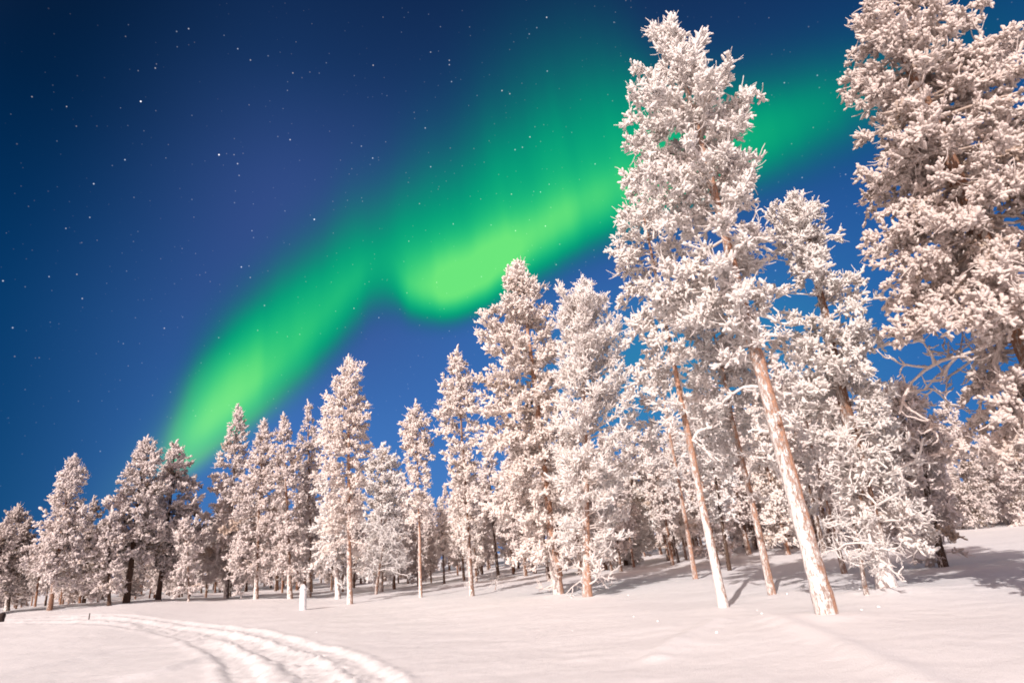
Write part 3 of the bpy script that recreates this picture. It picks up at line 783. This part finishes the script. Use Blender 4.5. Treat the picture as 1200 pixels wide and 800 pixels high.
place_tree('frosted_spruce', make_tree(24, 8.84, cb=0.203, left=[(0.07, 1.96), (0.24, 1.99), (0.52, 1.17), (0.81, 0.47), (1, 0.12)], right=[(0.07, 1.61), (0.24, 1.52), (0.52, 1.22), (0.81, 0.85), (1, 0.12)],
    lean=(0.05, 0.04), e_top=38, flen=0.14, r0=0.14, nb=181, tw=8, fs=0.068, frad=0.046, hang=0.3, frost=0.84, bare=8, bare_len=1.3, fine=1.4, bark_frost=((0, 0.4), (1, 0.3))),
    -28.09, 36.43, 'wide pale spruce with two thin stems below, the biggest tree near the left edge', 'tree',
    bark=(0.28, 0.175, 0.125), tint=(0.88, 0.83, 0.82), mound=0.04)
place_tree('dark_spruce', make_tree(25, 6.06, cb=0.285, left=[(0.17, 1.47), (0.64, 1.0), (1, 0.12)], right=[(0.17, 1.38), (0.64, 1.05), (1, 0.12)],
    lean=(-0.23, -0.2), fine=1.4, e_top=38, flen=0.14, r0=0.14, nb=116, tw=8, fs=0.068, frad=0.046, hang=0.35, frost=0.66, bare=3, bare_len=0.8, mat=FROST_DARK),
    -32.16, 38.29, 'dim brownish spruce at the left edge, taller of the two there', 'tree',
    bark=(0.1, 0.07, 0.055), tint=(0.72, 0.66, 0.64), mound=0.0)  # tint darkened: the left edge's vignetting and weak light put into the colour
place_tree('dark_spruce', make_tree(26, 5.0, cb=0.236, left=[(0.28, 1.53), (0.65, 1.36), (1, 0.12)], right=[(0.28, 1.16), (0.65, 0.88), (1, 0.12)],
    lean=(0.06, 0.05), fine=1.4, e_top=38, flen=0.14, r0=0.12, nb=101, tw=8, fs=0.068, frad=0.046, hang=0.35, frost=0.66, bare=3, bare_len=0.8, mat=FROST_DARK),
    -30.83, 35.48, 'low dim spruce cut by the left edge of the picture', 'tree',
    bark=(0.1, 0.07, 0.055), tint=(0.72, 0.66, 0.64), mound=0.0)
place_tree('small_pine', make_tree(27, 4.96, cb=0.15, left=[(0.25, 1.17), (0.63, 0.9), (1, 0.12)], right=[(0.25, 0.85), (0.63, 0.86), (1, 0.12)],
    lean=(-0.6, -0.33), e_top=38, flen=0.14, r0=0.07, nb=79, tw=8, fs=0.068, frad=0.046, hang=0.2, frost=0.87, bare=4, bare_len=0.7, fine=1.4),
    -22.63, 41.19, 'small fuzzy white tree in front of the dark sided broad pine', 'tree',
    bark=(0.42, 0.29, 0.22), tint=(0.88, 0.83, 0.82), mound=0.03)
place_tree('dark_pine', make_tree(28, 11.73, cb=0.034, left=[(0.16, 1.73), (0.4, 1.92), (0.72, 1.58), (1, 0.12)], right=[(0.16, 3.27), (0.4, 2.94), (0.72, 1.78), (1, 0.12)],
    lean=(2.87, -0.4), fine=1.4, e_top=38, flen=0.14, r0=0.17, nb=159, tw=8, fs=0.068, frad=0.046, hang=0.3, frost=0.69, vary=0.25, bare=5, bare_len=1.2, bark_frost=((0, 0.1), (1, 0.1))),
    7.64, 54.33, 'brown bushy pine half hidden behind the lacy white tree, on its right', 'tree',
    bark=(0.1, 0.07, 0.055), tint=(1, 1, 1), mound=0.0)
place_tree('frosted_spruce', make_tree(29, 10.41, cb=0.107, left=[(0.37, 2.52), (0.75, 1.85), (1, 0.12)], right=[(0.37, 1.19), (0.75, 0.66), (1, 0.12)],
    lean=(0.75, -0.52), fine=1.4, e_top=38, flen=0.14, r0=0.14, nb=130, tw=7, fs=0.068, frad=0.046, hang=0.3, frost=0.74, bare=4, bare_len=1.2, mat=FROST_DARK),
    35.38, 50.92, 'grey white spruce far back at the end of the open snow, leftmost of three there', 'tree',
    bark=(0.1, 0.07, 0.055), tint=(0.88, 0.83, 0.82), mound=0.0)
place_tree('frosted_spruce', make_tree(30, 8.05, cb=0.081, left=[(0.22, 2.96), (0.61, 2.09), (1, 0.12)], right=[(0.22, 1.36), (0.61, 0.69), (1, 0.12)],
    lean=(0.54, -0.4), fine=1.4, e_top=38, flen=0.14, r0=0.14, nb=116, tw=7, fs=0.068, frad=0.046, hang=0.3, frost=0.81, bare=4, bare_len=1.2),
    39.36, 52.98, 'pale squat spruce at the end of the open snow, between its two neighbours there', 'tree',
    bark=(0.1, 0.07, 0.055), tint=(0.88, 0.83, 0.82), mound=0.0)
place_tree('dark_pine', make_tree(31, 8.38, cb=0.097, left=[(0.24, 2.94), (0.66, 2.12), (1, 0.12)], right=[(0.24, 1.51), (0.66, 0.79), (1, 0.12)],
    lean=(0.61, -0.49), fine=1.4, e_top=38, flen=0.14, r0=0.15, nb=123, tw=7, fs=0.068, frad=0.046, hang=0.3, frost=0.71, bare=4, bare_len=1.2, mat=FROST_DARK),
    37.62, 46.74, 'dim spruce at the far end of the open snow, under the huge right edge pine', 'tree',
    bark=(0.1, 0.07, 0.055), tint=(0.88, 0.83, 0.82), mound=0.0)
place_tree('dark_pine', make_tree(32, 6.23, cb=0.066, left=[(0.3, 1.11), (0.68, 0.84), (1, 0.12)], right=[(0.3, 1.2), (0.68, 0.57), (1, 0.12)],
    lean=(0.92, -0.56), fine=1.4, e_top=38, flen=0.14, r0=0.12, nb=116, tw=8, fs=0.068, frad=0.046, hang=0.3, frost=0.68, bare=5, bare_len=1.1, mat=FROST_DARK),
    20.79, 34.17, 'dark needled low tree behind the bushy greyish pine beside the open snow', 'tree',
    bark=(0.1, 0.07, 0.055), tint=(0.88, 0.83, 0.82), mound=0.0)
place_tree('thin_pine', make_tree(33, 10.4, cb=0.264, left=[(0.39, 1.27), (0.75, 1.34), (1, 0.12)], right=[(0.39, 1.18), (0.75, 0.95), (1, 0.12)],
    lean=(0.53, -0.16), fine=1.4, e_top=38, flen=0.14, r0=0.1, nb=101, tw=8, fs=0.068, frad=0.046, hang=0.25, frost=0.86, bare=5, bare_len=0.9, bark_frost=((0, 0.12), (1, 0.2))),
    9.47, 31.61, 'thin dark trunked tree standing in shade right behind the slender white footed trunk', 'tree',
    bark=(0.1, 0.07, 0.055), tint=(1, 1, 1), mound=0.0)

# --- low curly-branched tree and tiny rimed saplings
def curly_tree(seed, H, r0, n, blen, spread):
    rng = np.random.default_rng(seed)
    tr = Acc(); cr = Acc()
    TP = trunk_path(rng, H * 0.75, (H * spread, 0.1), 0.12, 10); TP[0, 2] = -0.4
    tr.tubes(TP[None], (r0 * np.linspace(1, 0.3, 10))[None], 8, rng, 0.08, np.array([0.5]))
    s = rng.uniform(0.3, 1.0, n)
    p, tg = at_s(TP[None], np.zeros(n, int), s)
    d = norm(rot_dir(rng.random(n) * 6.28, np.radians(rng.uniform(-15, 60, n))) + tg * 0.3)
    curly(rng, cr, p, d, blen * rng.uniform(0.6, 1.2, n), np.full(n, r0 * 0.36), 2, 0.95, -0.5, 0.22, 6)
    return tr.mesh('trunk', BARK), cr.mesh('crown', FROST_TWIG), []


place_tree('curly_tree', curly_tree(41, 5.46, 0.11, 34, 2.0, 0.12), -11.31, 44.59,
           'low tree with bare curling white branches between two straight trunked pines', 'tree', bark=(0.28, 0.175, 0.125), mound=0.05)
place_tree('rimed_sapling', curly_tree(42, 1.1, 0.03, 10, 0.45, 0.05), -2.37, 35.7,
           'tiny rime covered sapling poking from the snow near the slim tall pine', 'sapling', bark=(0.28, 0.175, 0.125))
place_tree('rimed_sapling', curly_tree(43, 0.9, 0.03, 8, 0.4, 0.1), -3.9, 37.5,
           'tiny bent sapling left of the other sapling, behind the slim tall pine', 'sapling', bark=(0.28, 0.175, 0.125))
place_tree('curly_tree', curly_tree(44, 2.2, 0.06, 13, 0.9, 0.1), 7.55, 15.2,
           'small antler branched dead tree in front of the snow plastered trunk foot', 'tree', bark=(0.28, 0.175, 0.125), mound=0.08)


# --- the wood behind: seven kinds, copied
KINDS = []
for k in range(7):
    wd = (1.5, 1.3, 1.7, 1.15, 1.5, 1.6, 1.3)[k]
    cb = (0.1, 0.26, 0.14, 0.32, 0.06, 0.2, 0.36)[k]
    pr = [(0, 0.75 * wd), (0.25, wd), (0.6, 0.65 * wd), (1, 0.12)]
    KINDS.append(make_tree(60 + k, 10.0, 0.13, cb, pr, pr, nb=140, tw=8.5, fs=0.085, frad=0.05, flen=0.15, e_top=38, hang=0.3, frost=(0.95, 0.85, 0.78, 0.95, 0.74, 0.86, 0.9)[k],
                           vary=0.22, bare=5, bare_len=1.1, fine=1.2, bark_frost=((0, 0.35), (1, 0.3)), mat=FROST_THICK if k in (0, 3, 5, 6) else FROST))
GAPS = ['dim distant spruce filling the gap behind the wide pale spruce near the left edge', 'distant dark stemmed tree behind the grey pine with crooked trunk', 'distant frosted tree deep behind the snow covered post and the touching pair of spruces', 'distant frosted tree showing behind the short narrow pine and the curly branched tree', 'distant frosted tree seen between the slim tall pine and the big bulky pine', 'distant frosted tree behind the lacy white tree and the thin orange trunked pine', 'distant frosted tree in the dense wood between the two tall leaning trunks', 'distant frosted tree in the dense wood right behind the thickest trunk', 'distant frosted tree behind the broad tree with snow plastered trunk foot', 'distant frosted tree in the row closing off the open snow at the right edge']
WOOD = [(-52.0, 54.9, 5.6, 3, 5.83, 0), (7.5, 49.0, 8.2, 1, 2.32, 5), (-38.4, 75.6, 10.2, 2, 4.21, 2), (45.4, 76.1, 11.6, 5, 1.28, 8), (-6.3, 74.5, 11.4, 5, 5.04, 4), (-34.6, 45.8, 4.7, 1, 0.52, 0), (22.0, 63.1, 14, 0, 5.66, 6), (-18.2, 50.7, 8.2, 1, 2.94, 2), (59.2, 76.4, 9.2, 2, 6.26, 9), (5.9, 81.9, 14, 1, 5.31, 5), (-34.0, 56.2, 7.0, 5, 0.15, 1), (31.3, 61.8, 14, 1, 1.23, 7), (-18.7, 91.2, 14, 4, 1.84, 3), (-43.7, 51.2, 3.7, 0, 4.69, 0), (9.6, 44.9, 9.7, 1, 4.66, 5), (-34.4, 77.4, 8.5, 5, 5.82, 2), (50.7, 78.6, 10.7, 3, 5.62, 9), (-0.9, 53.9, 12.2, 5, 6.27, 4), (-36.7, 50.7, 6.5, 4, 4.0, 0), (25.4, 66.7, 14, 6, 1.45, 7), (-16.6, 54.4, 6.9, 1, 4.04, 3), (45.1, 55.8, 4.7, 2, 5.73, 9), (5.5, 46.7, 6.5, 2, 4.4, 5), (-45.8, 81.1, 9.5, 6, 2.92, 1), (41.7, 77.2, 14, 5, 1.68, 8), (-7.1, 62.4, 10.2, 5, 3.13, 4), (-51.6, 63.1, 5.5, 5, 2.24, 0), (16.7, 55.0, 14, 4, 3.47, 6), (-27.1, 71.7, 7.6, 1, 2.04, 2), (39.2, 54.7, 4.8, 0, 4.92, 9), (4.0, 94.2, 14, 2, 2.14, 5), (-37.3, 58.7, 3.6, 4, 4.34, 1), (31.9, 68.4, 14, 6, 0.39, 7), (-22.7, 94.7, 14, 3, 3.89, 3), (-55.7, 60.3, 3.4, 0, 0.84, 0), (17.9, 90.2, 14, 3, 0.42, 5), (-45.3, 93.0, 6.6, 1, 0.75, 2), (26.4, 43.5, 8.6, 3, 1.81, 8), (-7.0, 96.6, 14, 4, 4.63, 4), (-45.7, 60.8, 7.3, 2, 1.38, 0), (29.2, 82.5, 14, 4, 2.84, 6), (-29.4, 95.3, 8.7, 0, 5.83, 3), (60.7, 78.0, 8.3, 2, 0.54, 9), (9.2, 88.5, 14, 4, 0.74, 5), (-42.9, 73.8, 8.4, 3, 4.53, 1), (38.5, 75.0, 14, 2, 6.08, 7), (-13.0, 73.8, 7.3, 4, 2.08, 3), (-52.7, 61.3, 5.2, 3, 0.2, 0), (18.9, 74.7, 13.4, 3, 5.88, 6), (-28.3, 68.8, 11.0, 6, 2.51, 2), (56.0, 84.2, 11.8, 5, 4.51, 9), (-0.3, 68.5, 14, 3, 0.07, 4), (-52.2, 75.7, 9.7, 5, 1.42, 1), (17.1, 43.3, 12.7, 4, 3.54, 7), (-16.4, 66.6, 9.0, 4, 2.42, 3), (53.2, 63.8, 3.9, 0, 3.92, 9), (16.3, 96.2, 13.8, 2, 1.35, 5), (-45.4, 89.0, 12.5, 3, 1.25, 2), (40.3, 69.8, 14, 1, 0.44, 8), (-5.1, 54.1, 8.0, 5, 4.29, 4), (-33.5, 42.1, 4.8, 1, 0.77, 0), (16.6, 49.6, 14, 5, 1.94, 6), (-19.4, 53.0, 10.1, 1, 5.71, 2), (46.0, 62.9, 4.6, 1, 1.86, 9), (4.5, 83.3, 14, 5, 1.14, 5), (-37.3, 60.9, 3.6, 1, 4.37, 1), (36.5, 75.3, 14, 6, 3.03, 7), (-10.7, 57.5, 7.7, 4, 0.95, 3), (-50.4, 57.3, 3.1, 3, 5.59, 0), (14.8, 68.0, 13.9, 2, 5.99, 5), (-41.2, 87.7, 7.0, 4, 5.91, 2), (49.9, 76.1, 7.5, 1, 2.82, 9), (-2.2, 61.8, 10.6, 1, 5.69, 4), (-59.4, 83.9, 9.6, 3, 1.43, 0), (34.4, 94.5, 14, 1, 4.67, 6), (-19.2, 66.7, 11.3, 3, 1.79, 3), (49.3, 62.4, 4.7, 2, 2.05, 9), (5.6, 42.3, 9.3, 2, 5.44, 5), (-49.8, 86.8, 7.4, 4, 5.01, 1), (31.6, 59.7, 14, 4, 6.16, 8), (-9.8, 79.6, 8.6, 1, 6.16, 4), (-37.4, 45.3, 2.7, 2, 4.35, 0), (11.1, 39.2, 10.8, 4, 6.12, 6), (-34.6, 86.7, 9.9, 4, 2.74, 2), (46.7, 65.1, 5.0, 6, 3.89, 9), (1.8, 47.1, 9.7, 4, 6.0, 5), (-36.0, 55.0, 5.4, 5, 2.94, 1), (22.8, 51.4, 14, 3, 0.67, 7), (-24.0, 98.1, 14, 4, 2.19, 3), (-44.8, 48.3, 4.8, 6, 0.12, 0), (13.0, 75.4, 9.5, 5, 5.91, 5), (-39.4, 79.7, 11.6, 5, 0.39, 2), (21.7, 36.6, 8.9, 4, 4.44, 8), (-6.6, 72.3, 8.7, 2, 0.72, 4), (-37.0, 47.5, 5.1, 6, 1.32, 0), (22.0, 66.6, 14, 0, 1.06, 6), (-21.2, 59.8, 8.6, 3, 4.5, 2), (49.7, 65.2, 8.4, 6, 1.6, 9), (6.7, 74.6, 10.4, 2, 1.23, 5), (-40.4, 69.6, 5.1, 0, 0.83, 1), (26.3, 52.2, 14, 0, 5.36, 7), (-14.9, 88.7, 11.9, 0, 1.11, 4), (-46.2, 53.5, 3.8, 1, 6.1, 0), (22.5, 93.7, 14, 5, 1.72, 6), (-35.9, 81.0, 12.7, 2, 2.06, 2), (37.0, 57.3, 7.1, 6, 1.7, 9), (-0.2, 80.0, 14, 3, 3.15, 4), (-56.6, 82.0, 7.7, 5, 1.66, 1), (34.8, 82.2, 14, 6, 5.55, 7), (-25.8, 90.0, 13.6, 3, 2.36, 3), (60.3, 74.2, 7.6, 0, 4.83, 9), (9.5, 72.5, 11.5, 2, 0.77, 5), (-41.4, 79.5, 8.9, 3, 2.46, 2), (21.7, 40.0, 11.1, 4, 1.54, 8), (-5.8, 55.8, 11.0, 1, 0.49, 4), (-56.2, 69.4, 5.9, 2, 2.96, 0), (18.8, 65.4, 14, 2, 5.02, 6), (-28.0, 74.9, 8.4, 0, 1.74, 2), (52.9, 72.4, 6.4, 6, 1.46, 9), (3.8, 75.4, 13.6, 6, 3.46, 5), (-45.3, 70.2, 6.4, 5, 1.34, 1), (17.3, 38.4, 12.5, 3, 1.44, 7), (-15.5, 71.4, 7.5, 5, 3.83, 3), (-49.9, 55.0, 2.8, 1, 4.32, 0), (15.0, 75.7, 14, 4, 3.75, 5), (-33.8, 68.7, 7.2, 0, 1.0, 2), (57.0, 91.1, 12.9, 0, 3.85, 8), (-3.4, 57.1, 12.7, 3, 5.43, 4), (-40.5, 55.8, 4.9, 5, 0.27, 0), (22.7, 61.2, 14, 6, 2.79, 7), (-19.6, 60.7, 9.3, 2, 5.92, 3), (66.3, 84.8, 9.4, 2, 2.04, 9), (12.4, 97.4, 14, 0, 1.57, 5), (-31.2, 55.6, 7.3, 0, 1.01, 1), (18.2, 35.0, 10.3, 6, 0.8, 8), (-10.4, 62.9, 7.1, 5, 4.73, 4), (-54.8, 66.1, 5.0, 5, 5.42, 0), (20.8, 78.9, 14, 1, 0.63, 6), (-34.4, 81.9, 10.5, 3, 2.42, 2), (50.0, 72.9, 6.3, 0, 5.54, 9), (0.8, 43.8, 10.1, 6, 0.52, 5), (-40.7, 58.5, 3.9, 4, 4.75, 1), (22.3, 54.2, 14, 2, 5.84, 7), (-20.4, 86.0, 10.3, 1, 3.42, 3), (48.4, 56.9, 3.1, 4, 4.27, 9), (14.5, 87.4, 14, 3, 4.83, 5), (-25.7, 49.2, 5.9, 5, 2.07, 2), (42.9, 74.2, 12.9, 3, 1.54, 8), (-7.4, 85.3, 11.5, 3, 4.65, 4), (-58.3, 74.8, 8.3, 2, 3.65, 0), (29.3, 88.5, 14, 5, 1.9, 6), (-29.6, 81.1, 11.9, 6, 1.61, 2), (54.8, 73.0, 6.8, 0, 5.35, 9), (4.5, 64.0, 13.8, 4, 0.29, 5), (-32.6, 54.6, 5.5, 2, 2.23, 1), (44.1, 91.6, 14, 2, 4.88, 7), (-13.4, 66.4, 10.9, 0, 1.18, 3), (-63.1, 71.2, 5.7, 1, 2.19, 0), (12.4, 52.5, 8.9, 5, 1.48, 6), (-35.3, 74.9, 12.3, 2, 3.27, 2), (45.6, 72.0, 8.5, 2, 1.26, 8), (-2.2, 82.0, 13.8, 0, 3.86, 4), (-49.9, 68.0, 7.5, 0, 1.49, 0), (21.1, 52.6, 12.8, 2, 4.78, 7), (-22.8, 82.5, 11.0, 4, 3.74, 3), (49.5, 59.8, 6.6, 3, 1.19, 9), (8.2, 56.0, 7.7, 5, 3.07, 5), (-28.5, 50.4, 6.2, 4, 4.8, 1), (38.5, 70.8, 14, 1, 5.76, 8), (-11.7, 98.6, 14, 4, 2.98, 4), (-52.5, 65.5, 4.0, 1, 6.26, 0), (27.6, 91.7, 14, 5, 5.11, 6), (-24.4, 60.8, 8.8, 1, 5.02, 2), (57.0, 80.6, 6.4, 0, 2.67, 9), (3.3, 91.5, 14, 6, 5.52, 5), (-29.8, 46.1, 4.0, 0, 1.84, 1), (22.7, 49.1, 14, 6, 5.55, 7), (-12.5, 55.8, 10.3, 2, 4.43, 3), (-37.5, 41.6, 3.3, 6, 4.69, 0), (11.9, 57.0, 11.5, 1, 0.39, 5), (-25.6, 52.7, 5.4, 6, 3.74, 2), (50.0, 80.2, 14, 0, 5.24, 8), (-6.8, 90.8, 14, 3, 2.14, 4), (-43.3, 58.4, 4.2, 4, 5.94, 0), (20.1, 58.0, 14, 4, 4.4, 6), (-32.9, 96.9, 11.0, 2, 1.83, 2), (43.3, 55.1, 3.2, 6, 0.5, 9), (5.1, 55.8, 8.1, 3, 5.23, 5), (-45.3, 77.4, 6.9, 2, 1.81, 1), (35.2, 68.5, 14, 0, 2.15, 7), (-17.9, 99.1, 13.5, 2, 1.58, 3), (-58.0, 66.9, 4.7, 3, 2.38, 0), (15.3, 61.0, 13.7, 5, 4.32, 6), (-33.8, 75.7, 7.1, 3, 1.19, 2), (40.6, 59.1, 5.9, 2, 3.68, 9), (-0.1, 57.3, 11.8, 1, 6.07, 4), (-32.5, 46.8, 4.6, 0, 6.15, 1), (31.7, 76.8, 14, 0, 2.77, 7), (-23.5, 87.2, 7.9, 2, 3.99, 3), (51.7, 62.2, 4.6, 2, 5.4, 9), (14.0, 84.2, 14, 2, 4.66, 5), (-33.7, 61.5, 4.2, 0, 5.77, 1), (45.5, 80.1, 14, 2, 2.8, 8), (-6.9, 67.5, 10.0, 1, 4.99, 4), (-40.5, 52.6, 6.1, 1, 0.16, 0), (25.3, 82.9, 14, 1, 1.85, 6), (-26.4, 69.9, 10.5, 4, 3.55, 2), (47.9, 63.5, 5.6, 0, 0.19, 9), (3.1, 44.9, 10.8, 1, 1.04, 5), (-49.9, 79.7, 8.2, 1, 4.1, 1), (29.1, 62.7, 14, 1, 5.35, 7), (-20.7, 96.4, 9.5, 1, 2.95, 3), (-57.2, 62.9, 5.5, 2, 5.3, 0), (10.5, 47.0, 8.4, 3, 6.08, 6), (-24.3, 50.3, 5.7, 0, 1.25, 2), (54.5, 85.3, 12.5, 5, 0.21, 8), (-2.5, 72.7, 12.4, 6, 5.44, 4), (-48.4, 65.8, 4.0, 5, 4.98, 0), (33.4, 87.0, 14, 5, 4.45, 7), (-23.7, 75.4, 10.3, 1, 3.87, 3), (56.9, 70.8, 3.9, 2, 3.7, 9), (5.5, 50.5, 10.9, 4, 5.75, 5), (-36.7, 64.0, 6.2, 0, 4.17, 1), (33.7, 62.8, 14, 6, 2.84, 8), (-8.1, 55.8, 7.2, 3, 1.74, 4), (-59.9, 72.6, 7.0, 1, 0.83, 0), (16.4, 63.7, 14, 5, 2.52, 6), (-29.2, 71.3, 12.6, 2, 4.99, 2), (-46.6, 65.9, 7.5, 4, 2.16, 0), (-47.8, 82.4, 9.9, 0, 2.94, 1), (-28.1, 101.4, 14, 4, 2.82, 3), (-73.4, 86.5, 5.4, 4, 0.51, 0), (-14.3, 105.3, 14, 4, 4.63, 4), (-20.6, 101.2, 14, 4, 0.38, 3), (-59.1, 93.9, 10.6, 4, 1.61, 1), (-43.7, 80.2, 10.1, 0, 5.31, 1), (-50.6, 84.2, 8.3, 4, 1.99, 1), (-45.4, 100.9, 8.4, 4, 5.04, 2), (-27.3, 114.5, 14, 0, 4.89, 3), (-77.0, 83.7, 1.7, 0, 1.04, 0), (0.3, 113.5, 14, 4, 6.19, 4), (-73.1, 82.1, 1.8, 0, 5.53, 0), (-40.2, 75.8, 9.0, 0, 5.12, 1), (-38.8, 77.5, 9.7, 0, 5.87, 2), (-9.5, 105.0, 14, 0, 2.59, 4), (-43.1, 105.0, 14, 4, 5.36, 2), (-49.9, 76.6, 8.1, 4, 3.75, 1), (-43.4, 101.9, 12.0, 0, 3.91, 2), (-60.9, 80.4, 6.9, 4, 3.88, 0), (-27.6, 86.6, 10.9, 4, 4.75, 3), (-3.6, 100.0, 14, 0, 0.43, 4), (-18.6, 116.3, 13.0, 0, 2.17, 4), (-10.2, 108.6, 14, 4, 5.04, 4), (-39.6, 92.2, 10.3, 4, 2.59, 2), (-33.3, 72.6, 11.4, 0, 2.51, 2), (-48.1, 79.7, 4.6, 4, 3.86, 1), (-23.0, 79.8, 13.3, 0, 4.31, 3), (-54.8, 82.9, 6.5, 0, 0.94, 1), (-53.4, 73.3, 5.9, 0, 4.47, 0), (-47.3, 72.7, 7.0, 4, 4.33, 1), (-63.3, 83.5, 4.5, 4, 4.29, 0), (-7.7, 115.2, 14, 4, 6.09, 4)]          # x, y, height, kind, turn, gap
for x, y, h, k, turn, g in WOOD:
    s = h / 10.0
    wide = max(s, 0.55) * (0.9 + 0.2 * ((x * 7.3 + y * 3.1) % 1))
    c = ((1, 0.97, 0.95), (0.93, 0.89, 0.88), (0.87, 0.82, 0.81))[int(x * 13 + y * 7) % 3]
    place_tree('forest_tree', KINDS[k], x, y, GAPS[g], 'tree', bark=((0.12, 0.08, 0.06), (0.3, 0.17, 0.11), (0.2, 0.12, 0.08))[k % 3],
               tint=c, rot=turn, scale=(wide, wide, s), group=GAPS[g].replace('distant', 'trees:', 1))


build_ground()

# small lumps of frost fallen from the boughs
def snow_clumps():
    rng = np.random.default_rng(77)
    a = Acc()
    P = []
    for mx, my, _, _ in MOUNDS:
        for _k in range(3):
            r = 0.4 + 2.6 * rng.random(); t = rng.random() * 6.28
            P.append((mx + r * math.cos(t), my + r * math.sin(t)))
    for _k in range(8):
        P.append((rng.uniform(-9, 8), rng.uniform(7, 22)))
    P = np.array(P)
    z = ground_height(P[:, 0], P[:, 1])
    N = len(P)
    s = 0.008 + 0.03 * rng.random(N) ** 3
    t = np.array([-0.6, 0.3, 0.8])
    pts = np.stack([np.stack([P[:, 0] + s * 0.2 * k, P[:, 1], z + s * k], -1) for k in t], 1)
    a.tubes(pts, s[:, None] * np.array([[0.9, 1.0, 0.6]]) * rng.uniform(0.8, 1.2, (N, 3)), 7, rng, 0.2, 1.0, 0.4)
    o = link('snow_clumps', a.mesh('snow_clumps', SNOW))
    o['kind'] = 'stuff'


snow_clumps()


# ------------------------------------------------------------------ small things
def lumpy_post(r, h, seed, lean=(0, 0), K=14, jit=0.05):
    rng = np.random.default_rng(seed)
    a = Acc()
    t = np.linspace(0, 1, K)
    P = np.stack([lean[0] * t, lean[1] * t, -0.3 + (h + 0.3) * t], 1)
    rad = r * (1.12 - 0.12 * t) * np.where(t > 0.93, 0.85, 1.0)
    a.tubes(P[None], (rad * rng.uniform(0.96, 1.04, K))[None], 20, rng, jit, np.array([1.0]), tip=0.35)
    return a


def root(name, x, y, label, cat):
    e = bpy.data.objects.new(name, None)
    e.empty_display_size = 0.2
    COL.objects.link(e)
    e.location = (x, y, float(base_height(np.array([x]), np.array([y]))[0]) - 0.02)
    return tag(e, label, cat)


post = root('snow_covered_post', -11.83, 32.18, 'short snow covered post standing alone in the snow before the trees', 'post')
link('post', lumpy_post(0.165, 0.92, 5).mesh('post', SNOW), post)
cap = Acc()
rg = np.random.default_rng(8)
tt = np.linspace(0, 1, 8)
cap.tubes(np.stack([0.03 * tt ** 2, 0 * tt, 0.90 + 0.30 * tt], 1)[None], np.array([[0.12, 0.172, 0.178, 0.17, 0.15, 0.12, 0.085, 0.04]]) , 18, rg, 0.05, np.array([1.0]), tip=0.6)
link('snow_cap', cap.mesh('snow_cap', SNOW), post)

stick = root('dark_stick', -21.19, 30.01, 'tiny dark stick standing upright beside the far end of the snow tracks', 'stick')
link('shaft', lumpy_post(0.022, 0.24, 6, (0.02, 0), 8, 0.1).mesh('shaft', BARK), stick, color=(0.05, 0.04, 0.04)).data.attributes['frost'].data.foreach_set('value', np.zeros(8 * 20 + 1, np.float32))

stump = root('dark_stump', -25.89, 30.49, 'dark stump at the far left edge of the snow field', 'stump')
st_me = lumpy_post(0.13, 0.42, 7, (0.1, 0), 10, 0.15).mesh('stump', BARK)
st_me.attributes['frost'].data.foreach_set('value', np.zeros(10 * 20 + 1, np.float32))
link('stump_wood', st_me, stump, color=(0.05, 0.04, 0.04))
